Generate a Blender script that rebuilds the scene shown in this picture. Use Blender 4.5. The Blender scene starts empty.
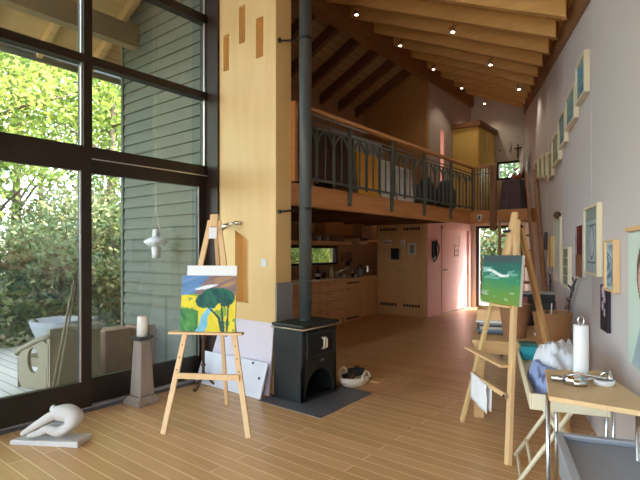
import bpy, bmesh, math, random
from mathutils import Vector, Matrix
random.seed(11)
rnd = random.random
PI = math.pi
scn = bpy.context.scene
COL = scn.collection

# ------------------------------------------------------------------ materials
MATS = {}
def new_mat(name):
    m = bpy.data.materials.new(name); m.use_nodes = True
    nt = m.node_tree; nt.nodes.clear()
    out = nt.nodes.new('ShaderNodeOutputMaterial')
    MATS[name] = m
    return m, nt, out
def principled(nt, out, rough=.5, metal=0., spec=.5):
    b = nt.nodes.new('ShaderNodeBsdfPrincipled')
    b.inputs['Roughness'].default_value = rough
    b.inputs['Metallic'].default_value = metal
    b.inputs['Specular IOR Level'].default_value = spec
    nt.links.new(b.outputs[0], out.inputs[0])
    return b
def plain(name, col, rough=.55, metal=0., var=.08, scale=6., bump=0., spec=.5, emit=None):
    m, nt, out = new_mat(name)
    b = principled(nt, out, rough, metal, spec)
    tc = nt.nodes.new('ShaderNodeTexCoord')
    no = nt.nodes.new('ShaderNodeTexNoise'); no.inputs['Scale'].default_value = scale
    no.inputs['Detail'].default_value = 4
    nt.links.new(tc.outputs['Object'], no.inputs['Vector'])
    mx = nt.nodes.new('ShaderNodeMix'); mx.data_type = 'RGBA'
    mx.inputs[6].default_value = (*[c * (1 - var) for c in col], 1)
    mx.inputs[7].default_value = (*[min(1, c * (1 + var)) for c in col], 1)
    nt.links.new(no.outputs[0], mx.inputs[0])
    nt.links.new(mx.outputs[2], b.inputs['Base Color'])
    if bump:
        bu = nt.nodes.new('ShaderNodeBump'); bu.inputs['Strength'].default_value = bump
        bu.inputs['Distance'].default_value = .01
        nt.links.new(no.outputs[0], bu.inputs['Height']); nt.links.new(bu.outputs[0], b.inputs['Normal'])
    if emit:
        b.inputs['Emission Color'].default_value = (*emit[:3], 1); b.inputs['Emission Strength'].default_value = emit[3]
    return m
def wood(name, c1, c2, axis=0, rough=.5, scale=5., stretch=14., spec=.4):
    """grain streaks run along the given axis"""
    m, nt, out = new_mat(name)
    b = principled(nt, out, rough, 0, spec)
    tc = nt.nodes.new('ShaderNodeTexCoord'); mp = nt.nodes.new('ShaderNodeMapping')
    s = [stretch] * 3; s[axis] = 1.
    mp.inputs['Scale'].default_value = s
    no = nt.nodes.new('ShaderNodeTexNoise'); no.inputs['Scale'].default_value = scale * .35
    no.inputs['Detail'].default_value = 5; no.inputs['Distortion'].default_value = .6
    nt.links.new(tc.outputs['Object'], mp.inputs[0]); nt.links.new(mp.outputs[0], no.inputs['Vector'])
    cr = nt.nodes.new('ShaderNodeValToRGB')
    cr.color_ramp.elements[0].position = .3; cr.color_ramp.elements[0].color = (*c1, 1)
    cr.color_ramp.elements[1].position = .7; cr.color_ramp.elements[1].color = (*c2, 1)
    nt.links.new(no.outputs[0], cr.inputs[0]); nt.links.new(cr.outputs[0], b.inputs['Base Color'])
    return m
def glass_mat(name, tint=(.93, .96, .95), boost=1.5, rough=0.):
    m, nt, out = new_mat(name)
    tr = nt.nodes.new('ShaderNodeBsdfTransparent'); tr.inputs[0].default_value = (*tint, 1)
    gl = nt.nodes.new('ShaderNodeBsdfGlossy'); gl.inputs['Roughness'].default_value = rough
    # Schlick reflectance, the same from both faces of the pane
    ge = nt.nodes.new('ShaderNodeNewGeometry')
    dt = nt.nodes.new('ShaderNodeVectorMath'); dt.operation = 'DOT_PRODUCT'
    nt.links.new(ge.outputs['Normal'], dt.inputs[0]); nt.links.new(ge.outputs['Incoming'], dt.inputs[1])
    def mth(op, a, b=None):
        n = nt.nodes.new('ShaderNodeMath'); n.operation = op
        for i, x in enumerate((a, b)):
            if x is None: continue
            if isinstance(x, (int, float)): n.inputs[i].default_value = x
            else: nt.links.new(x, n.inputs[i])
        return n
    ab = mth('ABSOLUTE', dt.outputs['Value']); om = mth('SUBTRACT', 1., ab.outputs[0]); pw_ = mth('POWER', om.outputs[0], 5.)
    sc_ = mth('MULTIPLY', pw_.outputs[0], .96); ad = mth('ADD', sc_.outputs[0], .04)
    mu = mth('MULTIPLY', ad.outputs[0], boost); mu.use_clamp = True
    mx = nt.nodes.new('ShaderNodeMixShader')
    nt.links.new(mu.outputs[0], mx.inputs[0])
    nt.links.new(tr.outputs[0], mx.inputs[1]); nt.links.new(gl.outputs[0], mx.inputs[2])
    nt.links.new(mx.outputs[0], out.inputs[0])
    return m
def vcol(name, rough=.6, transl=0., spec=.3, bump=0.):
    m, nt, out = new_mat(name)
    b = principled(nt, out, rough, 0, spec)
    at = nt.nodes.new('ShaderNodeAttribute'); at.attribute_name = 'Col'
    nt.links.new(at.outputs['Color'], b.inputs['Base Color'])
    if transl:
        t = nt.nodes.new('ShaderNodeBsdfTranslucent'); nt.links.new(at.outputs['Color'], t.inputs[0])
        mx = nt.nodes.new('ShaderNodeMixShader'); mx.inputs[0].default_value = transl
        nt.links.new(b.outputs[0], mx.inputs[1]); nt.links.new(t.outputs[0], mx.inputs[2]); nt.links.new(mx.outputs[0], out.inputs[0])
    return m
def boards(name, c1, c2, cm, width, length, axis=0, rough=.35, mortar=.004, spec=.5, bumpy=.15, coat=0.):
    """long boards along axis 0 (world x) or 1 (world y)"""
    m, nt, out = new_mat(name)
    b = principled(nt, out, rough, 0, spec)
    tc = nt.nodes.new('ShaderNodeTexCoord'); mp = nt.nodes.new('ShaderNodeMapping')
    if axis == 1: mp.inputs['Rotation'].default_value = (0, 0, PI / 2)
    br = nt.nodes.new('ShaderNodeTexBrick')
    br.inputs['Color1'].default_value = (*c1, 1); br.inputs['Color2'].default_value = (*c2, 1)
    br.inputs['Mortar'].default_value = (*cm, 1); br.inputs['Scale'].default_value = 1
    br.inputs['Mortar Size'].default_value = mortar; br.inputs['Mortar Smooth'].default_value = .3
    br.inputs['Brick Width'].default_value = length; br.inputs['Row Height'].default_value = width
    br.inputs['Bias'].default_value = 0.; br.offset = .37; br.offset_frequency = 2
    nt.links.new(tc.outputs['Object'], mp.inputs[0]); nt.links.new(mp.outputs[0], br.inputs['Vector'])
    m2 = nt.nodes.new('ShaderNodeMapping'); m2.inputs['Scale'].default_value = (1.5, 26, 26) if axis == 0 else (26, 1.5, 26)
    no = nt.nodes.new('ShaderNodeTexNoise'); no.inputs['Scale'].default_value = 1.6; no.inputs['Detail'].default_value = 5
    nt.links.new(tc.outputs['Object'], m2.inputs[0]); nt.links.new(m2.outputs[0], no.inputs['Vector'])
    mr = nt.nodes.new('ShaderNodeMapRange'); mr.inputs[3].default_value = .78; mr.inputs[4].default_value = 1.2
    nt.links.new(no.outputs[0], mr.inputs[0])
    vm = nt.nodes.new('ShaderNodeVectorMath'); vm.operation = 'SCALE'
    nt.links.new(br.outputs['Color'], vm.inputs[0]); nt.links.new(mr.outputs[0], vm.inputs['Scale'])
    nt.links.new(vm.outputs[0], b.inputs['Base Color'])
    rr = nt.nodes.new('ShaderNodeMapRange'); rr.inputs[3].default_value = rough * .85; rr.inputs[4].default_value = rough * 1.2
    nt.links.new(no.outputs[0], rr.inputs[0]); nt.links.new(rr.outputs[0], b.inputs['Roughness'])
    if bumpy:
        bu = nt.nodes.new('ShaderNodeBump'); bu.inputs['Strength'].default_value = bumpy; bu.inputs['Distance'].default_value = .004
        bu.invert = True
        nt.links.new(br.outputs['Fac'], bu.inputs['Height']); nt.links.new(bu.outputs[0], b.inputs['Normal'])
    return m

boards('floor', (.57, .325, .135), (.67, .405, .185), (.86, .67, .42),   .115, 1.9, 0, rough=.33, mortar=.0045, spec=.5, bumpy=.1)  # pale seam colour paints the glossy reflection along the board edges
boards('deck', (.58, .56, .52), (.66, .64, .60), (.10, .10, .09), .14, 3.5, 0, rough=.7, mortar=.006, spec=.2)
boards('soffit', (.62, .43, .20), (.68, .48, .23), (.55, .36, .17), .30, 6., 1, rough=.7, mortar=.01, spec=.2)
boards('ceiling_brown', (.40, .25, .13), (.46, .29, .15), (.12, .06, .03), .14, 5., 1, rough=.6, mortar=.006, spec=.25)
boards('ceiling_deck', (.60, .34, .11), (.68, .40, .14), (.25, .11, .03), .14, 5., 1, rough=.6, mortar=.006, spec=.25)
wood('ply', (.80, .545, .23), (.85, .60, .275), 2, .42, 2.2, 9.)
wood('ply_shaded', (.68, .42, .16), (.75, .49, .20), 2, .5, 3.)  # darker copy of the pier ply, shade of its recesses put into the colour
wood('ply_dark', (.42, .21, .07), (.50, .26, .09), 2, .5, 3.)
wood('cab', (.74, .46, .215), (.82, .53, .26), 0, .4, 3.)
wood('cab_v', (.68, .42, .19), (.76, .48, .23), 2, .4, 3.)
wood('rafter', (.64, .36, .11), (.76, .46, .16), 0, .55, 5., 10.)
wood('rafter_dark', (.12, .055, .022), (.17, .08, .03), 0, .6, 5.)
wood('ridge', (.22, .10, .035), (.32, .15, .05), 1, .5, 5.)
wood('fascia', (.52, .22, .075), (.66, .31, .11), 1, .38, 4.)
wood('handrail', (.50, .24, .085), (.60, .30, .11), 1, .4, 4.)
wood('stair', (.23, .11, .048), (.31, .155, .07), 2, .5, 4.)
wood('easel', (.72, .47, .235), (.80, .55, .29), 2, .5, 5.)
wood('easel_old', (.62, .42, .185), (.72, .50, .235), 2, .55, 5.)
wood('easel_brown', (.48, .26, .10), (.56, .32, .13), 2, .55, 5.)
wood('bench', (.60, .37, .16), (.70, .45, .21), 0, .55, 4.)
wood('tabletop', (.66, .45, .22), (.74, .52, .27), 1, .45, 4.)
wood('ext_beam', (.25, .185, .115), (.31, .235, .15), 1, .7, 4.)
wood('ycab', (.74, .52, .12), (.82, .60, .17), 2, .4, 3.)
wood('pedwood', (.24, .195, .16), (.34, .285, .24), 2, .6, 6.)
wood('bark', (.10, .075, .055), (.19, .15, .11), 2, .9, 6.)
plain('plaster_lav', (.655, .612, .612), .75, var=.02, scale=3.)
plain('plaster_far', (.60, .54, .47), .75, var=.03)
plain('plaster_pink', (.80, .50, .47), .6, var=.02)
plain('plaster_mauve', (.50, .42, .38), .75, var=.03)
plain('kitchen_wall', (.44, .27, .165), .6, var=.1)
plain('frame_dark', (.020, .014, .011), .4, var=.2, spec=.4)
plain('frame_brown', (.032, .017, .012), .45, var=.2, spec=.4)
plain('slate', (.095, .10, .115), .45, var=.15, scale=9.)
plain('alu', (.72, .72, .72), .35, metal=.8, var=.03)
plain('siding', (.125, .142, .105), .75, var=.07, scale=5.)
plain('heat_shield', (.32, .31, .31), .45, metal=.3, var=.03)
plain('iron', (.012, .015, .015), .38, var=.2, spec=.5, bump=.02)
plain('iron_in', (.006, .006, .006), .8, var=.2)
plain('pipe', (.085, .10, .10), .42, var=.06, spec=.5)
plain('stove_trim', (.55, .47, .36), .3, metal=.8, var=.05)
plain('steel', (.62, .63, .65), .25, metal=1., var=.03)
plain('chrome', (.8, .8, .8), .12, metal=1., var=.01)
plain('rail_iron', (.12, .14, .125), .5, metal=.3, var=.1)
plain('stone', (.56, .55, .52), .7, var=.10, scale=14., bump=.15)
plain('candle', (.86, .84, .76), .45, var=.02)
plain('white', (.82, .83, .85), .6, var=.02)
plain('panel_white', (.70, .72, .80), .45, var=.03)
plain('panel_pinkish', (.74, .68, .76), .45, var=.03)
plain('cream', (.80, .73, .53), .4, var=.03)
plain('cream_frame', (.80, .73, .54), .5, var=.03)
plain('black', (.010, .010, .011), .4, var=.1)
plain('dark_grey', (.035, .036, .04), .5, var=.1)
plain('cart', (.30, .33, .37), .42, var=.06, scale=12.)
plain('cart_rim', (.40, .43, .47), .4, var=.04)
plain('terracotta', (.31, .15, .07), .75, var=.12, scale=10.)
plain('copperpot', (.32, .155, .06), .5, var=.12, scale=8.)
plain('cloth_white', (.78, .82, .88), .9, var=.03)
plain('cloth_blue', (.30, .38, .66), .9, var=.08)
plain('teal', (.02, .33, .42), .4, var=.05)
plain('teal_dark', (.02, .12, .11), .5, var=.05)
plain('towel', (.84, .85, .87), .9, var=.02, scale=40., bump=.1)
plain('paper', (.80, .80, .78), .8, var=.02)
plain('orange', (.85, .43, .05), .5, var=.04)
plain('brown_cloth', (.075, .035, .028), .8, var=.2)
plain('drape', (.12, .10, .12), .9, var=.15)
plain('rust', (.10, .055, .03), .6, metal=.3, var=.2)
plain('wicker', (.24, .21, .14), .8, var=.2, scale=60., bump=.4)
plain('wicker_light', (.72, .64, .50), .8, var=.15, scale=60., bump=.4)
plain('wicker_grey', (.33, .35, .37), .8, var=.15, scale=60., bump=.3)
plain('ext_box', (.30, .19, .12), .7, var=.15)
plain('red_jar', (.45, .10, .06), .4, var=.1)
plain('rock', (.36, .35, .33), .9, var=.25, scale=3., bump=.4)
plain('ground', (.16, .125, .075), 1., var=.45, scale=2.5, bump=.3)
plain('terrace', (.46, .45, .42), .8, var=.15, scale=4.)
plain('book_a', (.30, .10, .08), .6); plain('book_b', (.10, .16, .22), .6); plain('book_c', (.07, .07, .075), .6); plain('book_d', (.55, .50, .42), .6)
plain('clear', (.70, .72, .72), .12, var=.02, spec=.7)
plain('slit_glow', (.80, .45, .40), .6, var=.02, emit=(.95, .42, .34, .55))  # emission stands in for light from the room behind the slit
plain('gold', (.62, .40, .12), .4, metal=.5, var=.05)
plain('bulb', (.9, .88, .8), .3, var=.01, emit=(1., .92, .75, 3.5))
glass_mat('glass', (.95, .98, .965), 1.35)
glass_mat('glass_plain', (.97, .98, .98), 1.)
vcol('paint', .55); vcol('paint_glossy', .3, spec=.5)
vcol('leaf', .6, transl=.45)

# ------------------------------------------------------------------ builder
WM = {}
def tag(o, label=None, cat=None, group=None, kind=None):
    if label: o['label'] = label
    if cat: o['category'] = cat
    if group: o['group'] = group
    if kind: o['kind'] = kind
    return o
def thing(name, label, cat, loc=(0, 0, 0), rotz=0., group=None, kind=None):
    o = bpy.data.objects.new(name, None); COL.objects.link(o)
    o.empty_display_size = .1
    o.location = loc; o.rotation_euler = (0, 0, rotz)
    WM[o] = Matrix.Translation(loc) @ Matrix.Rotation(rotz, 4, 'Z')
    return tag(o, label, cat, group, kind)
class MB:
    def __init__(s): s.v = []; s.f = []; s.mi = []; s.c = []
    def add(s, vs, fs, mi=0, col=None):
        b = len(s.v); s.v += [tuple(v) for v in vs]
        for f in fs:
            s.f.append([b + i for i in f]); s.mi.append(mi); s.c.append(col)
        return s
    def box(s, a, b, mi=0):
        (x0, y0, z0), (x1, y1, z1) = a, b
        x0, x1 = min(x0, x1), max(x0, x1); y0, y1 = min(y0, y1), max(y0, y1); z0, z1 = min(z0, z1), max(z0, z1)
        return s.add([(x0, y0, z0), (x1, y0, z0), (x1, y1, z0), (x0, y1, z0), (x0, y0, z1), (x1, y0, z1), (x1, y1, z1), (x0, y1, z1)],
                     [(0, 3, 2, 1), (4, 5, 6, 7), (0, 1, 5, 4), (1, 2, 6, 5), (2, 3, 7, 6), (3, 0, 4, 7)], mi)
    def obox(s, c, u, v, n, mi=0):
        """box centred on c with half-extent vectors u, v, n"""
        c, u, v, n = map(Vector, (c, u, v, n)); P = []
        for k in (-1, 1):
            for a, b in ((-1, -1), (1, -1), (1, 1), (-1, 1)): P.append(c + u * a + v * b + n * k)
        return s.add(P, [(0, 3, 2, 1), (4, 5, 6, 7), (0, 1, 5, 4), (1, 2, 6, 5), (2, 3, 7, 6), (3, 0, 4, 7)], mi)
    def bar(s, p, q, w, h=None, up=(0, 0, 1), mi=0):
        p, q = Vector(p), Vector(q); h = h or w; d = (q - p); L = d.length; d.normalize(); up = Vector(up)
        if abs(d.dot(up.normalized())) > .97: up = Vector((1, 0, 0)) if abs(d.x) < .9 else Vector((0, 1, 0))
        sd = d.cross(up).normalized(); u2 = sd.cross(d).normalized()
        return s.obox((p + q) / 2, d * L / 2, sd * w / 2, u2 * h / 2, mi)
    def prism(s, poly, ax, a, b, mi=0):
        """poly in the two other axes, extruded along axis ax from a to b"""
        def mk(p, t):
            if ax == 0: return (t, p[0], p[1])
            if ax == 1: return (p[0], t, p[1])
            return (p[0], p[1], t)
        n = len(poly)
        return s.add([mk(p, a) for p in poly] + [mk(p, b) for p in poly],
                     [tuple(range(n)), tuple(range(2 * n - 1, n - 1, -1))] + [(i, (i + 1) % n, n + (i + 1) % n, n + i) for i in range(n)], mi)
    def lathe(s, prof, c=(0, 0, 0), n=20, mi=0, sx=1., sy=1.):
        c = Vector(c); P = []
        for r, z in prof:
            for k in range(n):
                t = 2 * PI * k / n; P.append((c.x + r * math.cos(t) * sx, c.y + r * math.sin(t) * sy, c.z + z))
        F = []
        for i in range(len(prof) - 1):
            for k in range(n):
                k2 = (k + 1) % n; F.append((i * n + k, i * n + k2, (i + 1) * n + k2, (i + 1) * n + k))
        F.append(tuple(range(n - 1, -1, -1))); m = (len(prof) - 1) * n; F.append(tuple(range(m, m + n)))
        return s.add(P, F, mi)
    def tube(s, pts, r, n=8, mi=0, r1=None):
        pts = [Vector(p) for p in pts]; P = []; m = len(pts)
        prev = None
        for i, p in enumerate(pts):
            d = (pts[min(i + 1, m - 1)] - pts[max(i - 1, 0)]).normalized()
            if prev is None:
                a = Vector((0, 0, 1)) if abs(d.z) < .9 else Vector((1, 0, 0)); x = d.cross(a).normalized()
            else:
                x = (prev - d * prev.dot(d)).normalized()
            prev = x; y = d.cross(x)
            rr = r if r1 is None else r + (r1 - r) * i / max(1, m - 1)
            for k in range(n):
                t = 2 * PI * k / n; P.append(p + x * rr * math.cos(t) + y * rr * math.sin(t))
        F = []
        for i in range(m - 1):
            for k in range(n):
                k2 = (k + 1) % n; F.append((i * n + k, i * n + k2, (i + 1) * n + k2, (i + 1) * n + k))
        F.append(tuple(range(n - 1, -1, -1))); F.append(tuple(range((m - 1) * n, m * n)))
        return s.add(P, F, mi)
    def ball(s, c, rx, ry=None, rz=None, n=14, mi=0):
        ry = ry or rx; rz = rz or rx; k = n // 2
        prof = [(max(.001, math.sin(PI * i / k)), -math.cos(PI * i / k)) for i in range(k + 1)]
        b = MB().lathe(prof, n=n)
        return s.add([(c[0] + v[0] * rx, c[1] + v[1] * ry, c[2] + v[2] * rz) for v in b.v], b.f, mi)
    def build(s, name, mat, parent=None, local=False, smooth=False, bevel=0., label=None, cat=None, group=None, kind=None, weld=False):
        me = bpy.data.meshes.new(name)
        vs = [Vector(v) for v in s.v]
        if parent is not None and not local:
            inv = WM[parent].inverted(); vs = [inv @ v for v in vs]
        org = Vector((0, 0, 0))
        if parent is None and not local and kind != 'structure':
            xs = [v.x for v in vs]; ys = [v.y for v in vs]; org = Vector(((min(xs) + max(xs)) / 2, (min(ys) + max(ys)) / 2, min(v.z for v in vs)))
            vs = [v - org for v in vs]
        me.from_pydata([tuple(v) for v in vs], [], s.f)
        ms = mat if isinstance(mat, (list, tuple)) else [mat]
        for k in ms: me.materials.append(MATS[k])
        me.polygons.foreach_set('material_index', s.mi)
        if any(c is not None for c in s.c):
            a = me.color_attributes.new('Col', 'FLOAT_COLOR', 'CORNER'); d = []
            for f, c in zip(s.f, s.c):
                c = c or (.5, .5, .5)
                d += [c[0], c[1], c[2], 1.] * len(f)
            a.data.foreach_set('color', d)
        if smooth: me.polygons.foreach_set('use_smooth', [True] * len(me.polygons))
        me.update()
        bm = bmesh.new(); bm.from_mesh(me)
        if weld: bmesh.ops.remove_doubles(bm, verts=bm.verts, dist=1e-4)
        bmesh.ops.recalc_face_normals(bm, faces=bm.faces); bm.to_mesh(me); bm.free()
        o = bpy.data.objects.new(name, me); COL.objects.link(o)
        if parent is not None: o.parent = parent; WM[o] = WM[parent]
        else: o.location = org; WM[o] = Matrix.Translation(org)
        if bevel:
            b = o.modifiers.new('b', 'BEVEL'); b.width = bevel; b.segments = 2; b.limit_method = 'ANGLE'
        if smooth and not weld:
            pass
        return tag(o, label, cat, group, kind)
def dup(root, loc, rotz=None, label=None, group=None):
    r = root.copy(); COL.objects.link(r); r.location = loc
    if rotz is not None: r.rotation_euler = (0, 0, rotz)
    if label: r['label'] = label
    if group: r['group'] = group
    for ch in list(root.children):
        c = ch.copy(); COL.objects.link(c); c.parent = r
        for g in list(ch.children):
            d = g.copy(); COL.objects.link(d); d.parent = c
    return r
def struct(name, mb, mat, parent=None, **k):
    return mb.build(name, mat, parent, kind=None if parent is not None else 'structure', **k)

# small value noise for painted pictures
def h2(i, j, s=0):
    n = math.sin(i * 127.1 + j * 311.7 + s * 74.7) * 43758.5453
    return n - math.floor(n)
def vn(x, y, s=0):
    i, j = math.floor(x), math.floor(y); a, b = x - i, y - j
    a = a * a * (3 - 2 * a); b = b * b * (3 - 2 * b)
    return (h2(i, j, s) * (1 - a) + h2(i + 1, j, s) * a) * (1 - b) + (h2(i, j + 1, s) * (1 - a) + h2(i + 1, j + 1, s) * a) * b
def fbm(x, y, s=0): return .55 * vn(x, y, s) + .3 * vn(x * 2.1, y * 2.1, s + 1) + .15 * vn(x * 4.3, y * 4.3, s + 2)
def mixc(a, b, t):
    t = max(0., min(1., t)); return tuple(x + (y - x) * t for x, y in zip(a, b))
def lin(r, g, b): return tuple(((c / 255) / 12.92 if c / 255 <= .04045 else ((c / 255 + .055) / 1.055) ** 2.4) for c in (r, g, b))
def painted(mb, o, u, v, n, w, h, fn, nu, nv, lift=.001):
    """a painted face: grid of coloured cells; o = bottom-left corner, u/v unit vectors, n outward"""
    o, u, v, n = map(Vector, (o, u, v, n)); o = o + n * lift
    P = [o + u * (w * i / nu) + v * (h * j / nv) for j in range(nv + 1) for i in range(nu + 1)]
    b = len(mb.v); mb.v += [tuple(p) for p in P]
    for j in range(nv):
        for i in range(nu):
            k = b + j * (nu + 1) + i
            mb.f.append([k, k + 1, k + nu + 2, k + nu + 1]); mb.mi.append(0); mb.c.append(fn((i + .5) / nu, (j + .5) / nv))

# ------------------------------------------------------------------ house geometry (x across the room, y along the house)
# right wall line
def RF(w): return -3.39 + .34459 * (12.34 - w)
RD = Vector((-.32578, .94540, 0)); RN = Vector((-.94540, -.32578, 0))
def RP(w, off=0., z=0.):
    return Vector((RF(w), w, z)) + RN * off
def zb(f): return (5.50 - .454 * (f + 4.75)) if f > -4.75 else (5.45 - .5 * (-4.75 - f))
def zd(f): return zb(f) + .2
W0, WE, WP, WL = -2.6, 12.34, 3.614, 9.72

def clip_roof(o, under=.02):
    """trim a wall to the roof planes"""
    bm = bmesh.new(); bm.from_mesh(o.data)
    for (f, z, nx) in ((-4.75, 5.70 - under, .454), (-4.75, 5.65 - under, -.5)):
        no = Vector((nx, 0, 1)).normalized()
        g = bm.verts[:] + bm.edges[:] + bm.faces[:]
        r = bmesh.ops.bisect_plane(bm, geom=g, plane_co=Vector((f, 0, z)), plane_no=no, clear_outer=True)
        bmesh.ops.holes_fill(bm, edges=[e for e in bm.edges if e.is_boundary])
    bmesh.ops.recalc_face_normals(bm, faces=bm.faces)
    bm.to_mesh(o.data); bm.free()
def holed(mb, ax, a, b, u0, u1, z0, z1, holes):
    """wall slab along axis-normal ax from a to b with rectangular holes (u0,u1,z0,z1)"""
    us = sorted({u0, u1, *[h[0] for h in holes], *[h[1] for h in holes]}); zs = sorted({z0, z1, *[h[2] for h in holes], *[h[3] for h in holes]})
    for i in range(len(us) - 1):
        for j in range(len(zs) - 1):
            cu, cz = (us[i] + us[i + 1]) / 2, (zs[j] + zs[j + 1]) / 2
            if any(h[0] < cu < h[1] and h[2] < cz < h[3] for h in holes): continue
            if ax == 0: mb.box((a, us[i], zs[j]), (b, us[i + 1], zs[j + 1]))
            else: mb.box((us[i], a, zs[j]), (us[i + 1], b, zs[j + 1]))
    return mb

# floor
struct('floor', MB().prism([(-4.70, W0), (RF(W0) + .1, W0), (RF(WE) + .1, WE + .1), (-4.75, WE + .1), (-4.75, 10.4), (-6.5, 10.4), (-6.5, 3.70), (-4.70, 3.70)], 2, -.12, 0), 'floor')
# right wall
m = MB()
for k in range(14):
    wa, wb_ = W0 + (12.5 - W0) * k / 14, W0 + (12.5 - W0) * (k + 1) / 14
    pass
A0, A1 = RP(W0), RP(12.5)
P = [A0, A1, A1 - RN * .15, A0 - RN * .15]
top = [Vector((p.x, p.y, zd(p.x) + .05)) for p in P]
m = MB().add([tuple(p) for p in P] + [tuple(p) for p in top], [(0, 1, 2, 3), (7, 6, 5, 4), (0, 1, 5, 4), (1, 2, 6, 5), (2, 3, 7, 6), (3, 0, 4, 7)])
wr = struct('wall_right', m, 'plaster_lav')
sm_ = MB()
for w in (1.9, 3.05, 4.65, 6.2, 7.8, 9.4):                       # raised panel joints
    p = RP(w, .0015); h_ = zb(p.x)
    sm_.obox((p.x, p.y, h_ / 2), RD * .006, (0, 0, h_ / 2), RN * .0015)
sm_.build('joint_strip', 'plaster_lav', wr)
# wall plate under the rafters along the right wall
m = MB()
a, b = RP(W0, .03), RP(WE, .03)
m.add([(a.x, a.y, zb(a.x) - .06), (b.x, b.y, zb(b.x) - .06), (b.x, b.y, zb(b.x) + .19), (a.x, a.y, zb(a.x) + .19),
       (a.x + .1, a.y, zb(a.x) - .06), (b.x + .1, b.y, zb(b.x) - .06), (b.x + .1, b.y, zb(b.x) + .19), (a.x + .1, a.y, zb(a.x) + .19)],
      [(0, 1, 2, 3), (7, 6, 5, 4), (0, 1, 5, 4), (1, 2, 6, 5), (2, 3, 7, 6), (3, 0, 4, 7)])
struct('trim_plate', m, 'stair')
# far wall with glazing below and the small window above
fw = struct('wall_far', holed(MB(), 1, WE, WE + .16, -4.95, -3.2, 0, 5.8, [(-4.62, -3.45, 0.02, 2.12), (-4.05, -3.43, 3.285, 3.70)]), 'plaster_far'); clip_roof(fw)
# pink wall, below and above the loft
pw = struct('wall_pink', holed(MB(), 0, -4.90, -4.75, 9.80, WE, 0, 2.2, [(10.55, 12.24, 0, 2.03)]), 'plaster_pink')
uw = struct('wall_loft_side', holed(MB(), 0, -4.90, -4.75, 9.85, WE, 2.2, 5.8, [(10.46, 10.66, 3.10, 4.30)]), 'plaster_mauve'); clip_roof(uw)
struct('slit_glow_panel', MB().box((-4.93, 10.40, 3.05), (-4.89, 10.72, 4.35)), 'slit_glow')  # glowing panel added behind the slit in place of the room's light
# loft room end wall in plywood
ew = struct('wall_loft_end', MB().box((-6.5, WL, 2.2), (-4.75, WL + .13, 5.8)), 'ply_dark'); clip_roof(ew)
struct('wall_cupboard_back', MB().box((-6.5, 10.32, 0), (-4.9, 10.42, 2.2)), 'kitchen_wall')
# kitchen / loft back wall
bw = struct('wall_back', holed(MB(), 0, -6.55, -6.40, 3.8, 10.42, 0, 5.2, [(7.0, 8.62, 1.20, 1.57), (7.04, 7.40, 3.50, 3.78)]), 'kitchen_wall'); clip_roof(bw)
# pier between glass wall and stove
m = MB()
S = [(-4.291, -4.194, 3.54, 3.952), (-4.027, -3.929, 3.786, 4.201), (-3.757, -3.645, 3.559, 3.987)]
NI = (-4.093, -3.874, .92, 1.724)
holed(m, 1, WP, 3.73, -4.56, -3.47, 0, 5.8, S + [NI])
m.prism([(-4.093, 1.724), (-3.874, 1.724), (-3.874, 1.609)], 1, WP, 3.73)
pr = struct('wall_pier', m, 'ply'); clip_roof(pr)
pb = struct('wall_pier_core', MB().box((-6.4, 3.73, 0), (-3.47, 3.85, 5.8)), 'ply_shaded'); clip_roof(pb)
m = MB()
m.box((-3.47, WP + .001, 1.16), (-3.462, 3.85, 5.4))
np_ = struct('trim_pier_edge', m, 'ply'); 
struct('trim_heat_shield', MB().box((-3.47, 3.62, 0), (-3.455, 3.87, 1.155)), 'heat_shield')
# siding on the outside of the kitchen wing
m = MB(); z = 0.0
m.box((-6.55, 3.70, 0), (-4.62, 3.728, 5.7))
while z < 5.6:
    m.add([(-6.56, 3.662, z), (-4.60, 3.662, z), (-4.60, 3.690, z + .155), (-6.56, 3.690, z + .155), (-6.56, 3.70, z), (-4.60, 3.70, z), (-4.60, 3.70, z + .155), (-6.56, 3.70, z + .155)],
          [(0, 1, 2, 3), (7, 6, 5, 4), (0, 4, 5, 1), (2, 6, 7, 3), (0, 3, 7, 4), (1, 5, 6, 2)])
    z += .150
sd = struct('wall_siding', m, 'siding'); clip_roof(sd)
struct('trim_siding_corner', MB().box((-6.60, 3.65, 0), (-6.55, 3.80, 4.6)), 'siding')
# back of the studio, behind the camera: end glazing added to bring in daylight
struct('wall_studio_end', holed(MB(), 1, W0 - .15, W0, -4.75, 1.9, 0, 5.8, [(-4.5, 1.55, .05, 2.75)]), 'plaster_lav')
clip_roof(bpy.data.objects['wall_studio_end'])
# slate strip, threshold, hearth
struct('trim_slate', MB().box((-4.60, W0, 0), (-4.442, 3.60, .005)), 'slate')
struct('trim_hearth', MB().prism([(-3.46, 3.36), (-2.66, 3.345), (-2.70, 4.28), (-3.46, 4.28)], 2, 0, .006), 'slate')

# loft floor and beams
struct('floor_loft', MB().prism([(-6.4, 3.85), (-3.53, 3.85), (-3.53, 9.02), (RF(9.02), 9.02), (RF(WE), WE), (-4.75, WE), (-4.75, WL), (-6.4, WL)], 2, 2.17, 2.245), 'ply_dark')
struct('beam_loft_edge', MB().box((-3.56, 3.851, 1.99), (-3.47, 9.07, 2.232)), 'fascia', bevel=.004)
struct('beam_landing', MB().box((-3.469, 8.965, 2.0), (RF(8.97) - .02, 9.06, 2.235)), 'fascia', bevel=.004)
m = MB()
for k in range(7):
    m.box((-6.38, 4.5 + .8 * k, 2.06), (-3.57, 4.56 + .8 * k, 2.169))
struct('beam_loft_joists', m, 'rafter_dark')

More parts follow.
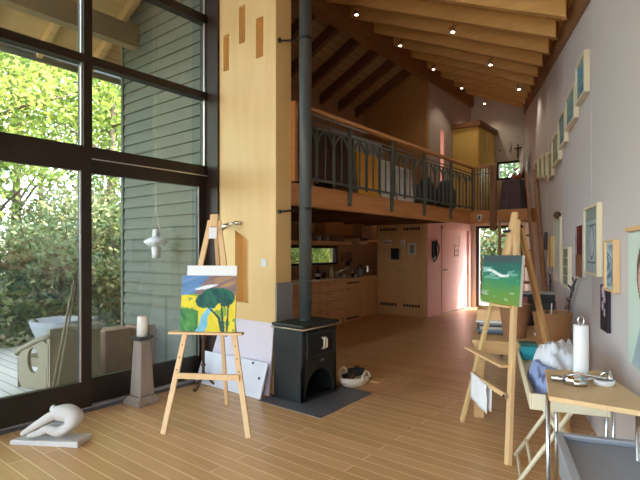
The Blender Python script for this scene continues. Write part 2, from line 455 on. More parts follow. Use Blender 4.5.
# roof: two slopes, rafters as parts
def slope(name, fa, fb, w0, w1, mat):
    return struct(name, MB().prism([(fa, zd(fa)), (fb, zd(fb)), (fb, zd(fb) + .12), (fa, zd(fa) + .12)], 1, w0, w1), mat)
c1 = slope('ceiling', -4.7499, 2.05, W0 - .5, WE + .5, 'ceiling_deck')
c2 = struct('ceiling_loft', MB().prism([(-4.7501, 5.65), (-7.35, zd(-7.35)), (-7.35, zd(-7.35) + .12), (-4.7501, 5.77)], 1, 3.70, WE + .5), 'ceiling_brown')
c3 = struct('roof_eave', MB().prism([(-4.7501, 5.65), (-7.35, zd(-7.35)), (-7.35, zd(-7.35) + .12), (-4.7501, 5.77)], 1, 1.2, 3.699), 'soffit')
struct('ridge_beam', MB().box((-4.83, W0, 5.24), (-4.67, WE, 5.66)), 'ridge')
def rafter(parent, fa, fb, w, t, mat, name='rafter', d=0.):
    MB().prism([(fa, zb(fa) + d), (fb, zb(fb) + d), (fb, zd(fb)), (fa, zd(fa))], 1, w - t / 2, w + t / 2).build(name, mat, parent)
w = 5.32 - .72 * 10
while w < 12.2:
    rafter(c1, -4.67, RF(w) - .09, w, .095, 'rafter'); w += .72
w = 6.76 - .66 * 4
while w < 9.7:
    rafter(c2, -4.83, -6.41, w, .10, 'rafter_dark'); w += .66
w = 1.4
while w < 3.65:
    rafter(c3, -4.83, -7.34, w, .07, 'soffit', d=.06); w += .72
struct('beam_eave', MB().box((-6.28, 1.2, 4.31), (-6.13, 3.66, 4.60)), 'ext_beam')
m = MB()
m.tube([(-7.43, 1.2, zb(-7.35) + .12), (-7.43, 4.4, zb(-7.35) + .10)], .065, 10)
struct('trim_gutter', m, 'rail_iron', smooth=True)

# ------------------------------------------------------------------ the glass wall (window_1) with sliding doors
FX = -4.60
win = thing('window_1', None, None, (FX, 0, 0), kind='structure')
m = MB().box((-4.68, 3.585, 0), (-4.36, 3.6135, 5.3)); m.build('corner_post', 'frame_brown', win)
m = MB().box((-4.66, W0, 2.37), (-4.54, 3.585, 2.48)); m.build('transom', 'frame_dark', win)
m = MB().box((-4.655, W0, 3.265), (-4.545, 3.585, 3.345)); m.build('transom', 'frame_dark', win)
m = MB().box((-4.655, W0, 4.16), (-4.545, 3.585, 4.25)); m.build('transom', 'frame_dark', win)
m = MB().box((-4.655, W0, 5.14), (-4.545, 3.585, 5.238)); m.build('transom', 'frame_dark', win)
m = MB().box((-4.545, W0, 2.362), (-4.535, 3.585, 2.372)); m.build('drip_strip', 'alu', win)
mull = [2.185, .735, -.715, -2.165]
for w in mull:
    MB().box((-4.66, w - .04, 2.48), (-4.54, w + .04, 5.14)).build('mullion', 'frame_dark', win)
ed = [3.615] + mull + [W0]
for i in range(5):
    for (za, zc) in ((2.48, 3.265), (3.345, 4.16), (4.25, 5.14)):
        MB().box((-4.604, ed[i + 1] + .03, za), (-4.596, ed[i] - .03, zc)).build('pane', 'glass', win)
        if i < 2:
            MB().box((-4.594, ed[i] - .052, za), (-4.570, ed[i] - .036, zc)).build('glazing_bead', 'alu', win)
MB().box((-4.66, W0, 0), (-4.53, 3.585, .03)).build('sill', 'alu', win)
def sliding(n, w0, w1, fx):
    d = thing('door_%d' % n, None, None, (fx, w0, 0), kind='structure')
    MB().box((fx - .03, w0, .03), (fx + .03, w1, .275)).build('bottom_rail', 'frame_dark', d)
    MB().box((fx - .03, w0, 2.235), (fx + .03, w1, 2.37)).build('top_rail', 'frame_dark', d)
    MB().box((fx - .03, w0, .275), (fx + .03, w0 + .10, 2.235)).build('stile', 'frame_dark', d)
    MB().box((fx - .03, w1 - .10, .275), (fx + .03, w1, 2.235)).build('stile', 'frame_dark', d)
    MB().box((fx - .004, w0 + .10, .275), (fx + .004, w1 - .10, 2.235)).build('pane', 'glass', d)
    MB().box((fx + .03, w1 - .113, .275), (fx + .034, w1 - .10, 2.235)).build('glazing_bead', 'alu', d)
sliding(2, 2.13, 3.585, -4.60)
sliding(3, .72, 2.20, -4.53)
sliding(4, -.74, .78, -4.60)
sliding(5, -2.20, -.70, -4.53)

# kitchen window, loft windows, far glazing
def small_win(n, ax, c, u0, u1, z0, z1, t=.06, mat='frame_dark', depth=.10):
    o = thing('window_%d' % n, None, None, ((c, u0, z0) if ax == 0 else (u0, c, z0)), kind='structure')
    def bx(ua, ub, za, zc, nm, mt, d):
        if ax == 0: MB().box((c - d / 2, ua, za), (c + d / 2, ub, zc)).build(nm, mt, o)
        else: MB().box((ua, c - d / 2, za), (ub, c + d / 2, zc)).build(nm, mt, o)
    bx(u0, u1, z0, z0 + t, 'sill', mat, depth); bx(u0, u1, z1 - t, z1, 'head', mat, depth)
    bx(u0, u0 + t, z0 + t, z1 - t, 'jamb', mat, depth); bx(u1 - t, u1, z0 + t, z1 - t, 'jamb', mat, depth)
    bx(u0 + t, u1 - t, z0 + t, z1 - t, 'pane', 'glass_plain', .008)
    return o
small_win(2, 1, WE + .02, -4.07, -3.41, 3.265, 3.72, .05)
small_win(3, 0, -6.42, 6.98, 8.64, 1.18, 1.59, .05)
small_win(4, 0, -6.44, 7.02, 7.42, 3.48, 3.80, .03)
o = thing('window_5', None, None, (-4.62, WE, 0), kind='structure')
MB().box((-4.62, WE + .02, 0), (-4.56, WE + .12, 2.12)).build('jamb', 'frame_dark', o)
MB().box((-3.50, WE + .02, 0), (-3.45, WE + .12, 2.12)).build('jamb', 'frame_dark', o)
MB().box((-4.56, WE + .02, 2.06), (-3.50, WE + .12, 2.12)).build('head', 'frame_dark', o)
MB().box((-4.56, WE + .02, 0), (-3.50, WE + .12, .06)).build('sill', 'frame_dark', o)
MB().box((-4.56, WE + .066, .06), (-3.50, WE + .074, 2.06)).build('pane', 'glass_plain', o)
MB().box((-4.553, WE + .035, .06), (-4.535, WE + .06, 2.06)).build('glazing_bead', 'white', o)
# wide pink door
d = thing('door_1', None, None, (-4.75, 10.55, 0), kind='structure')
MB().box((-4.86, 10.585, .012), (-4.80, 12.20, 2.0)).build('door_leaf', 'plaster_pink', d, bevel=.003)
for (a, b, c_, e) in ((10.50, 10.585, 0, 2.07), (12.20, 12.26, 0, 2.07)):
    MB().box((-4.88, a, c_), (-4.735, b, e)).build('door_frame', 'plaster_pink', d)
MB().box((-4.88, 10.50, 2.0), (-4.735, 12.26, 2.07)).build('door_frame', 'plaster_pink', d)
m = MB(); m.tube([(-4.80, 10.70, 1.03), (-4.745, 10.70, 1.03), (-4.745, 10.84, 1.03)], .011, 8); m.lathe([(.026, 0), (.026, .006)], (-4.797, 10.70, 1.03), 12)
m.build('handle', 'black', d, smooth=True)
m = MB()
for (w0_, z0_, w1_, z1_) in ((11.36, 1.36, 11.385, 1.49), (11.36, 1.345, 11.62, 1.365), (11.595, 1.36, 11.62, 1.49), (11.36, 1.485, 11.62, 1.50), (11.37, 1.605, 11.61, 1.615), (11.37, 1.50, 11.38, 1.61), (11.60, 1.50, 11.61, 1.61)):
    m.box((-4.799, w0_, z0_), (-4.794, w1_, z1_))
m.build('outline_emblem', 'brown_cloth', d)
MB().box((-4.799, 11.69, 1.60), (-4.79, 11.715, 1.86)).build('slim_bar', 'gold', d)
small_win(6, 1, W0 - .075, -4.5, 1.55, .05, 2.75, .06)  # unseen window added behind the camera to brighten the room
# ------------------------------------------------------------------ loft railing (one thing with its posts, rail and arch panels)
rl = thing('loft_railing', 'dark green iron loft railing with pointed arches under a wooden handrail', 'railing', (-3.44, 3.86, 2.0))
RXF = -3.44
posts = [4.945, 5.985, 7.01, 8.035, 9.05]
m = MB().box((RXF - .03, 3.852, 2.24), (RXF + .03, 3.90, 3.10)); m.build('end_post', 'handrail', rl)
for w in posts:
    m = MB().box((-3.468, w - .03, 2.075), (-3.442, w + .03, 3.04))
    m.add([(-3.468, w - .03, 2.075), (-3.468, w + .03, 2.075), (-3.468, w + .012, 2.045), (-3.468, w - .012, 2.045), (-3.442, w - .03, 2.075), (-3.442, w + .03, 2.075), (-3.442, w + .012, 2.045), (-3.442, w - .012, 2.045)],
          [(0, 1, 2, 3), (7, 6, 5, 4), (1, 5, 6, 2), (0, 3, 7, 4), (2, 6, 7, 3)])
    m.build('post', 'rail_iron', rl)
MB().bar((RXF, 3.852, 3.075), (RXF, 9.10, 3.075), .075, .045).build('handrail', 'handrail', rl, bevel=.008)
MB().bar((RXF, 3.90, 3.03), (RXF, 5.3, 3.03), .03, .012).build('metal_strip', 'alu', rl)
bays = [3.90] + posts
for i in range(5):
    a, b = bays[i] + .035, bays[i + 1] - .035
    m = MB()
    m.bar((RXF, a, 2.30), (RXF, b, 2.30), .012, .03); m.bar((RXF, a, 2.90), (RXF, b, 2.90), .012, .022); m.bar((RXF, a, 2.955), (RXF, b, 2.955), .012, .014)
    L = (b - a) / 3
    for k in range(3):
        c0, c1_ = a + L * k, a + L * (k + 1); cm = (c0 + c1_) / 2
        m.bar((RXF, cm, 2.30), (RXF, cm, 2.86), .013, .016, up=(1, 0, 0))
        for e in (c0, c1_):
            m.bar((RXF, e + (.012 if e == c0 else -.012), 2.26), (RXF, e + (.012 if e == c0 else -.012), 2.90), .014, .022, up=(1, 0, 0))
            pts = []
            for q in range(8):
                t = q / 7; ang = t * 1.2
                yy = e + (cm - e) * (1 - math.cos(ang)) / (1 - math.cos(1.2)); zz = 2.62 + .27 * math.sin(ang) / math.sin(1.2)
                pts.append((RXF, yy, zz))
            for q in range(7): m.bar(pts[q], pts[q + 1], .012, .020, up=(1, 0, 0))
    m.build('arch_panel', 'rail_iron', rl)
# return to the newel
np1 = (-3.02, 9.0)
MB().bar((-3.44, 9.05, 3.075), (np1[0], 9.02, 3.075), .06, .04).build('return_rail', 'handrail', rl)
m = MB()
for k in range(7): m.bar((-3.40 + .052 * k, 9.03, 2.26), (-3.40 + .052 * k, 9.03, 3.05), .018, .018)
m.bar((-3.42, 9.03, 2.94), (-3.05, 9.03, 2.94), .014, .014)
m.build('return_balusters', 'rail_iron', rl)
MB().box((np1[0] - .06, 8.90, 1.86), (np1[0] + .06, 8.96, 3.08)).build('newel_post', 'stair', rl, bevel=.008)

# ------------------------------------------------------------------ things in the loft
def lean_board(name, label, cat, f0, f1, w0, w1, z0, z1, t, mat, group=None):
    """board standing at f0 (foot) leaning to f1 (top), spanning w0..w1"""
    m = MB(); d = Vector((f1 - f0, 0, z1 - z0)); n = Vector((d.z, 0, -d.x)).normalized() * t
    P = [(f0, w0, z0), (f0, w1, z0), (f1, w1, z1), (f1, w0, z1)]
    m.add([tuple(Vector(p)) for p in P] + [tuple(Vector(p) - n) for p in P], [(0, 1, 2, 3), (7, 6, 5, 4), (0, 4, 5, 1), (1, 5, 6, 2), (2, 6, 7, 3), (3, 7, 4, 0)])
    return m.build(name, mat, None, label=label, cat=cat, group=group)
ZL = 2.247
lean_board('canvas', 'orange painted canvas standing behind the loft railing', 'canvas', -3.60, -3.66, 5.39, 5.92, ZL, 2.84, .03, 'orange')
lean_board('canvas', 'pale canvas beside the orange one behind the loft railing', 'canvas', -3.62, -3.68, 6.00, 6.40, ZL, 2.83, .03, 'paper')
lean_board('canvas', 'pale canvas second along from the orange one behind the railing', 'canvas', -3.64, -3.70, 6.50, 7.02, ZL, 2.80, .03, 'white')
lean_board('board', 'long pale grey board standing just under the loft handrail', 'board', -3.90, -3.96, 5.20, 6.55, ZL, 3.17, .03, 'heat_shield')
o = thing('armchair', 'dark red-brown upholstered armchair behind the loft railing near the stove pipe', 'armchair', (-3.78, 4.75, ZL))
MB().box((-4.15, 4.42, ZL + .1), (-3.66, 5.30, ZL + .42)).build('seat', 'brown_cloth', o, bevel=.04)
MB().box((-3.76, 4.40, ZL + .1), (-3.62, 5.32, ZL + .74)).build('backrest', 'brown_cloth', o, bevel=.05)
for w in (4.40, 5.22): MB().box((-4.15, w, ZL + .1), (-3.70, w + .10, ZL + .58)).build('armrest', 'brown_cloth', o, bevel=.03)
for w in (4.46, 5.26):
    for f in (-4.10, -3.68): MB().box((f - .025, w - .025, ZL), (f + .025, w + .025, ZL + .11)).build('leg', 'stair', o)
# dark bags and coats stored along the railing further on
for i, (w, hh, rr, lab) in enumerate(((7.18, .34, .13, 'small dark bag on the loft floor beside the pale canvases'), (7.6, .52, .17, 'tall dark sack behind the fourth bay of the loft railing'), (8.4, .55, .2, 'wide dark sack behind the last bay of the loft railing'))):
    MB().lathe([(rr * .8, 0), (rr, .06), (rr * .95, hh * .6), (rr * .5, hh * .92), (rr * .25, hh)], (-3.72, w, ZL), 12).build('sack', 'dark_grey', None, smooth=True, label=lab, cat='bag')
# tall yellow cupboard
o = thing('tall_cabinet', 'tall yellow wooden cabinet with a dark overhanging top in the loft', 'cabinet', (-4.44, 11.7, ZL))
MB().box((-4.745, 11.16, ZL), (-4.13, 12.32, 4.42)).build('body', 'ycab', o, bevel=.004)
MB().box((-4.745, 11.06, 4.42), (-4.04, 12.32, 4.53)).build('top', 'stair', o)
MB().box((-4.13, 11.20, ZL + .08), (-4.112, 11.73, 4.36)).build('door', 'ycab', o)
MB().box((-4.13, 11.75, ZL + .08), (-4.112, 12.28, 4.36)).build('door', 'ycab', o)
# draped table with jars
o = thing('draped_table', 'small table under a dark pleated cloth on the loft landing', 'table', (-3.235, 10.85, ZL))
m = MB(); n = 64; P = []
for j in range(9):
    t = j / 8
    for k in range(n):
        a = 2 * PI * k / n; r = .215 + .07 * t + .018 * t * math.sin(a * 14 + .4 * t)
        sq = 1 / max(abs(math.cos(a)), abs(math.sin(a))) ** .55
        P.append((-3.235 + r * sq * math.cos(a), 10.87 + r * sq * math.sin(a), 3.02 - .765 * t))
F = []
for j in range(8):
    for k in range(n):
        k2 = (k + 1) % n; F.append((j * n + k, j * n + k2, (j + 1) * n + k2, (j + 1) * n + k))
F.append(tuple(range(n)))
m.add(P, F); m.build('tablecloth', 'drape', o, smooth=True)
for sx in (-1, 1):
    for sy in (-1, 1): MB().box((-3.235 + sx * .14 - .02, 10.87 + sy * .14 - .02, ZL), (-3.235 + sx * .14 + .02, 10.87 + sy * .14 + .02, 3.0)).build('leg', 'stair', o)
for (f, w, lab) in ((-3.20, 10.80, 'red-brown lidded pot on the draped landing table'), (-3.10, 10.84, 'red-brown lidded pot nearer the stair on the draped landing table')):
    j = MB().lathe([(.03, 0), (.05, .03), (.05, .09), (.035, .12)], (f, w, 3.022), 14).build('jar', 'red_jar', None, smooth=True, label=lab, cat='pot')
    MB().lathe([(.036, .12), (.02, .14), (.008, .155)], (f, w, 3.022), 12).build('lid', 'red_jar', j, smooth=True)
MB().lathe([(.05, 0), (.06, .02), (.05, .05)], (-3.37, 10.80, 3.022), 14).build('bowl', 'dark_grey', None, smooth=True, label='small dark bowl at the edge of the draped landing table', cat='bowl')
# wall ornaments on the far wall
m = MB(); m.box((-3.568, WE - .03, 3.765), (-3.545, WE - .004, 4.115)); m.box((-3.655, WE - .03, 4.005), (-3.455, WE - .004, 4.03))
m.build('cross', 'black', None, label='dark wooden cross hung above the small loft window', cat='cross')
m = MB(); P = []
for k in range(24):
    a = 2 * PI * k / 24; P.append((-3.766 + .045 * math.cos(a), 4.093 + .125 * math.sin(a)))
m.prism(P, 1, WE - .03, WE - .004)
m.build('oval_plaque', 'plaster_far', None, label='pale oval plaque beside the wooden cross', cat='plaque', bevel=.008)
MB().lathe([(.02, 0), (.02, .03)], (-4.0, WE - .02, 4.0), 10).build('wall_hook', 'black', None, label='tiny dark wall fitting above the loft window', cat='hook')
# mask on landing beam
m = MB(); m.add([(-3.335, 8.962, 2.17), (-3.225, 8.962, 2.17), (-3.235, 8.962, 2.10), (-3.26, 8.962, 2.04), (-3.30, 8.962, 2.04), (-3.325, 8.962, 2.10),
                 (-3.325, 8.935, 2.16), (-3.235, 8.935, 2.16), (-3.245, 8.925, 2.10), (-3.265, 8.935, 2.05), (-3.295, 8.935, 2.05), (-3.315, 8.925, 2.10)],
                [(0, 1, 2, 3, 4, 5), (11, 10, 9, 8, 7, 6), (0, 6, 7, 1), (1, 7, 8, 2), (2, 8, 9, 3), (3, 9, 10, 4), (4, 10, 11, 5), (5, 11, 6, 0)])
o = m.build('mask', 'paper', None, label='small pale skull-like mask fixed to the landing beam', cat='mask')
MB().box((-3.295, 8.920, 2.07), (-3.265, 8.933, 2.145)).build('face', 'dark_grey', o)

# ------------------------------------------------------------------ staircase along the right wall
st = thing('staircase', 'steep open wooden stair climbing along the pale wall to the landing', 'stairs', tuple(RP(7.1, .4)))
def stp(w, off, z): p = RP(w, off); return Vector((p.x, p.y, z))
wT, wB, zT = 8.93, 7.15, 2.24
def stair_line(z): return wB + (wT - wB) * z / zT
for off, ext, nm in ((.66, 2.08, 'stringer'), (.17, 2.9, 'stringer')):
    MB().bar(stp(stair_line(.0), off, .02), stp(stair_line(ext), off, ext), .045, .15, up=tuple(RD)).build(nm, 'stair', st)
MB().bar(stp(stair_line(.0) - .1, .05, .02), stp(stair_line(2.75) - .02, .05, 2.95), .05, .10, up=tuple(RD)).build('handrail', 'stair', st)
for k in range(1, 9):
    z = .249 * k; p = stp(stair_line(z), .415, z)
    MB().obox(tuple(p), RN * .225, RD * .10, (0, 0, .018)).build('tread', 'stair', st)

# ------------------------------------------------------------------ spotlights under the rafters
def spot(loc):
    o = thing('ceiling_spot', 'small silver spotlight clipped under the pine rafters', 'spotlight', loc, 0, 'spotlights under the rafters')
    x, y, z = loc
    MB().tube([(x, y, z + .08), (x, y, z)], .006, 6).build('stem', 'chrome', o)
    MB().lathe([(.012, 0), (.03, -.015), (.034, -.06), (.03, -.062)], (x, y, z), 12).build('lamp_head', 'chrome', o, smooth=True)
    MB().bar((x - .05, y, z + .012), (x + .05, y, z + .012), .012, .012).build('clip_bar', 'chrome', o)
    MB().lathe([(.001, -.064), (.026, -.063), (.026, -.061)], (x, y, z), 12).build('bulb', 'bulb', o)
    return o
s0 = None
sl = bpy.data.lights.new('spot_glow', 'SPOT'); sl.energy = 3.5; sl.color = (1., .86, .66); sl.spot_size = 2.2; sl.spot_blend = .6; sl.shadow_soft_size = .03
def lit(f, w, z):
    l = bpy.data.objects.new('spot_glow', sl); COL.objects.link(l); l.location = (f, w, z - .075); l.rotation_euler = (0, 0, 0)
for (f, w) in ((-2.57, 6.04), (-2.57, 7.48), (-2.56, 8.92), (-4.10, 6.04), (-4.15, 7.48), (-4.2, 8.92), (-4.2, 10.36), (-4.2, 11.80)):
    z = zb(f) - .078
    lit(f, w, z)
    if s0 is None: s0 = spot((f, w, z))
    else: dup(s0, (f, w, z))

# ------------------------------------------------------------------ pictures
def cell_frame(m, o, u, v, n, w, h, fw, d):
    o, u, v, n = map(Vector, (o, u, v, n))
    def b(x0, x1, y0, y1): m.obox(tuple(o + u * ((x0 + x1) / 2) + v * ((y0 + y1) / 2) + n * d / 2), u * (x1 - x0) / 2, v * (y1 - y0) / 2, n * d / 2)
    b(0, w, 0, fw); b(0, w, h - fw, h); b(0, fw, fw, h - fw); b(w - fw, w, fw, h - fw)
def wallpic(name, label, cat, wf, wn, z0, z1, fn, d=.035, fw=.025, fmat='cream_frame', nu=20, nv=20, off=.004, group=None, pname='print', pm='paint'):
    o = RP(wf, off, z0); u = -RD; v = Vector((0, 0, 1)); W = (wf - wn) / RD.y; H = z1 - z0
    if fw:
        m = MB(); cell_frame(m, o, u, v, RN, W, H, fw, d)
        t = m.build(name, fmat, None, label=label, cat=cat, group=group)
        m = MB(); m2 = o + u * fw + v * fw
        m.obox(tuple(o + u * W / 2 + v * H / 2 + RN * (d * .3)), u * (W / 2 - fw), v * (H / 2 - fw), RN * d * .3)
        m.c = [(.6, .6, .55)] * len(m.f)
        painted(m, m2 + RN * (d * .6), u, v, RN, W - 2 * fw, H - 2 * fw, fn, nu, nv)
        m.build(pname, pm, t)
    else:
        m = MB(); m.obox(tuple(o + u * W / 2 + v * H / 2 + RN * d / 2), u * W / 2, v * H / 2, RN * d / 2)
        m.c = [fn(0, .5)] * len(m.f)
        painted(m, o + RN * d, u, v, RN, W, H, fn, nu, nv)
        t = m.build(name, pm, None, label=label, cat=cat, group=group)
    return t
def seafn(seed, a, b, c):
    def fn(u, v):
        n = fbm(u * 3, v * 6, seed)
        k = mixc(a, b, v + (n - .5) * .6)
        return mixc(k, c, (fbm(u * 4, v * 5, seed + 9) - .55) * 2.5)
    return fn
T1, T2, T3 = lin(70, 125, 145), lin(125, 170, 185), lin(160, 185, 175)
wallpic('framed_print', 'square cream-framed blue sea print, highest and largest of the rising row', 'picture', 5.13, 4.69, 2.87, 3.235, seafn(1, lin(60, 115, 145), lin(110, 165, 190), T3), .045)
wallpic('framed_print', 'cream-framed teal print second from the top of the rising row', 'picture', 5.75, 5.19, 2.785, 3.13, seafn(2, lin(95, 135, 135), lin(130, 165, 160), T3), .045)
wallpic('framed_print', 'cream-framed grey-blue print third from the top of the rising row', 'picture', 6.33, 5.80, 2.69, 3.06, seafn(3, lin(90, 120, 125), lin(130, 155, 160), T3), .045)
wallpic('framed_print', 'cream-framed pale green print fourth from the top of the rising row', 'picture', 6.90, 6.26, 2.58, 2.95, seafn(4, lin(140, 150, 120), lin(175, 180, 150), T3), .045)
wallpic('framed_print', 'small cream-framed print at the foot of the rising row', 'picture', 7.42, 6.95, 2.50, 2.85, seafn(5, lin(150, 150, 120), lin(180, 180, 150), T3), .04)
wallpic('framed_print', 'narrow-looking cream print next after the foot of the rising row', 'picture', 8.02, 7.62, 2.60, 2.93, seafn(6, lin(120, 140, 100), lin(165, 175, 140), T3), .04)
wallpic('framed_print', 'cream-framed print in the row seen edge-on above the stair handrail', 'picture', 8.70, 8.24, 2.68, 3.03, seafn(7, lin(90, 120, 80), lin(150, 165, 130), T3), .04)
wallpic('framed_print', 'cream-framed green print furthest along the row beside the stair head', 'picture', 9.38, 8.92, 2.76, 3.08, seafn(8, lin(60, 110, 70), lin(120, 150, 110), T3), .04)
wallpic('blank_canvas', 'large blank white canvas on the wall above the stair head', 'canvas', 11.85, 10.68, 3.24, 3.70, lambda u, v: (.80, .77, .70), .04, 0, off=.12)
def fnA(u, v):
    if v > .80: return lin(150, 160, 150)
    c = mixc(lin(190, 205, 205), lin(165, 185, 190), fbm(u * 4, v * 4, 20))
    if .16 < u < .84 and .14 < v < .76:
        if u < .19 or u > .81 or v < .17 or v > .73: return lin(110, 120, 120)
        r = math.hypot((u - .5) / .2, (v - .47) / .26)
        if .85 < r < 1.05: return lin(120, 140, 150)
        if r < .85: return mixc(lin(205, 210, 205), lin(170, 190, 200), fbm(u * 7, v * 7, 21))
    return c
wallpic('framed_drawing', 'large cream-framed drawing with a pale oval face and a grey top band', 'picture', 4.755, 4.215, 1.295, 1.865, fnA, .04, .022, nu=36, nv=36, pname='drawing')
def fnB(u, v):
    if u < .1 or u > .9 or v < .06 or v > .94: return lin(205, 210, 205)
    n = fbm(u * 5 + 2 * math.sin(v * 9), v * 7, 30)
    return mixc(lin(75, 110, 140), lin(190, 210, 220), (n - .3) * 2.2)
wallpic('framed_print', 'small wooden-framed blue abstract print beside the mint portrait', 'picture', 3.995, 3.725, 1.213, 1.57, fnB, .04, .012, 'easel', nu=24, nv=30)
def fnC(u, v):
    if v > .42:
        n = fbm(u * 4, v * 6, 40); return mixc(lin(60, 12, 14), lin(130, 30, 28), n) if u > .22 else mixc(lin(190, 190, 185), lin(90, 30, 30), (n - .45) * 4)
    return mixc(lin(120, 75, 50), lin(155, 105, 75), fbm(u * 3, v * 9, 41))
wallpic('painted_plank', 'weathered brown plank with a dark red painted upper half', 'plank', 5.19, 4.85, 1.25, 1.725, fnC, .03, 0, nu=14, nv=30)
def fnD(u, v):
    k = int(v * 4); f = v * 4 - k
    if u < .15 or u > .85 or f < .12: return lin(200, 200, 180)
    return mixc(lin(70, 85, 60), lin(150, 160, 120), fbm(u * 5, v * 12, 50 + k))
wallpic('framed_print', 'cream-framed strip of four small green pictures one above another', 'picture', 6.10, 5.58, 1.09, 1.533, fnD, .04, .022, nu=18, nv=36)
wallpic('tall_mirror', 'tall narrow pale green glass panel hung by a dark knob', 'mirror', 6.86, 6.28, 1.12, 1.90, seafn(11, lin(140, 160, 150), lin(185, 200, 190), lin(205, 215, 210)), .025, .015, 'cream_frame', pm='paint_glossy', pname='glass_panel')
m = MB().ball(tuple(RP(6.38, .045, 1.925)), .045, n=12); m.build('wall_hook', 'rust', None, smooth=True, label='dark round wooden ball hook above the tall glass panel', cat='hook')
wallpic('framed_print', 'slim gilt-framed print beyond the tall glass panel', 'picture', 7.38, 7.05, 1.27, 1.69, seafn(12, lin(150, 140, 110), lin(190, 180, 150), T3), .035, .02, 'gold')
wallpic('framed_print', 'small dark-framed print nearest the stair stringer', 'picture', 7.90, 7.72, 1.50, 1.77, seafn(13, lin(60, 50, 60), lin(120, 105, 115), T3), .03, .02, 'dark_grey')
def fnG(u, v):
    c = lin(45, 38, 48)
    for (a, b, r) in ((.4, .85, .2), (.6, .72, .18), (.35, .55, .16), (.62, .42, .13)):
        if math.hypot((u - a) * .8, v - b) < r * (.5 + .3 * fbm(u * 9, v * 9, 60)): c = mixc(lin(235, 220, 235), lin(190, 150, 190), fbm(u * 12, v * 12, 61))
    return c
wallpic('dark_panel', 'small dark canvas with white and mauve blossoms under the blue print', 'picture', 4.18, 3.97, .905, 1.24, fnG, .022, 0, nu=22, nv=34)
# silvery sprig hung on the wall
m = MB()
for k in range(9):
    t = k / 8; p = RP(5.60 - .42 * t + .03 * math.sin(k * 2.), .03, .90 + .31 * t)
    q = RP(5.60 - .42 * t - .05 - .04 * (k % 2), .05 + .02 * (k % 3), .88 + .31 * t + (.08 if k % 2 else -.06))
    m.bar(p, q, .022, .008, up=tuple(RN))
m.tube([RP(5.62, .03, .88), RP(5.42, .04, 1.05), RP(5.18, .03, 1.22)], .008, 6)
m.build('dried_sprig', 'drape', None, label='dark dried leafy sprig pinned low on the pale wall', cat='dried plant')
m = MB()
for k in range(7):
    t = k / 6; m.bar(RP(7.25 - .1 * math.sin(k * 1.7), .02, .78 + .34 * t), RP(7.13 + .1 * math.sin(k * 2.3), .05, .84 + .34 * t), .03, .01, up=tuple(RN))
m.tube([RP(7.22, .03, .74), RP(7.2, .03, 1.16)], .012, 6)
m.build('dried_garland', 'drape', None, label='dark bead-like garland hanging below the slim gilt frame', cat='garland')
def fnI(u, v):
    r = math.hypot((u - .55) / .27, (v - .66) / .22)
    if r < 1: return mixc(lin(205, 165, 155), lin(225, 190, 180), fbm(u * 5, v * 5, 70))
    if math.hypot((u - .58) / .34, (v - .70) / .28) < 1: return lin(110, 85, 75)
    if v < .40 and abs(u - .55) < .16 + (.40 - v) * .7: return mixc(lin(150, 175, 190), lin(180, 200, 205), fbm(u * 4, v * 6, 71))
    return mixc(lin(205, 226, 215), lin(222, 238, 228), fbm(u * 2.5, v * 2.5, 72))
I = wallpic('portrait_canvas', 'large pale mint portrait canvas hung beside the plywood table', 'painting', 3.45, 2.75, .83, 1.60, fnI, .02, 0, nu=90, nv=100)
MB().bar(RP(3.50, .02, 1.625), RP(2.70, .02, 1.625), .025).build('hanging_rod', 'easel', I)
# ------------------------------------------------------------------ kitchen
def cabinet_drawers(w0, w1, label, n=4):
    o = thing('kitchen_cabinet', label, 'cabinet', (-6.1, (w0 + w1) / 2, 0))
    MB().box((-6.38, w0 + .002, .0), (-5.87, w1 - .002, .10)).build('plinth', 'cab', o)
    MB().box((-6.38, w0 + .002, .10), (-5.822, w1 - .002, .862)).build('body', 'stair', o)
    hh = .755 / n
    for k in range(n):
        z = .105 + hh * k
        d = MB().box((-5.82, w0 + .007, z + .005), (-5.80, w1 - .007, z + hh - .006)).build('drawer', 'cab', o, bevel=.002)
        MB().box((-5.80, (w0 + w1) / 2 - .05 - .2 * (w1 - w0), z + hh - .055), (-5.785, (w0 + w1) / 2 + .05 - .2 * (w1 - w0), z + hh - .042)).build('handle', 'stair', d)
cabinet_drawers(6.0, 7.27, 'light wood kitchen cabinet hidden mostly behind the stove pipe')
cabinet_drawers(7.27, 8.115, 'light wood kitchen cabinet with four drawers under the window')
def vent(m, a, b, z0, z1, n, pos):
    for k in range(n):
        t0 = a + (b - a) * k / n; t1 = a + (b - a) * (k + .72) / n
        pos(m, t0, t1, z0, z1)
o = thing('dishwasher_unit', 'light wood kitchen unit with vent slots above and below its door', 'cabinet', (-6.1, 8.43, 0))
MB().box((-6.38, 8.117, 0), (-5.822, 8.755, .862)).build('body', 'cab_v', o)
dd = MB().box((-5.82, 8.12, .13), (-5.80, 8.752, .74)).build('door', 'cab_v', o, bevel=.002)
MB().box((-5.80, 8.2, .68), (-5.785, 8.3, .695)).build('handle', 'stair', dd)
MB().box((-5.82, 8.12, .745), (-5.80, 8.752, .86)).build('panel', 'cab', o)
m = MB(); vent(m, 8.2, 8.68, .785, .83, 8, lambda m, a, b, z0, z1: m.box((-5.801, a, z0), (-5.797, b, z1))); m.build('vent_slots', 'black', o)
m = MB(); vent(m, 8.2, 8.68, .035, .085, 8, lambda m, a, b, z0, z1: m.box((-5.823, a, z0), (-5.818, b, z1))); m.build('vent_slots', 'black', o)
MB().box((-6.38, 8.76, 0), (-6.0, 9.70, .862)).build('corner_unit', 'cab_v', None, label='plain recessed wooden corner unit beside the tall cupboard', cat='cabinet')
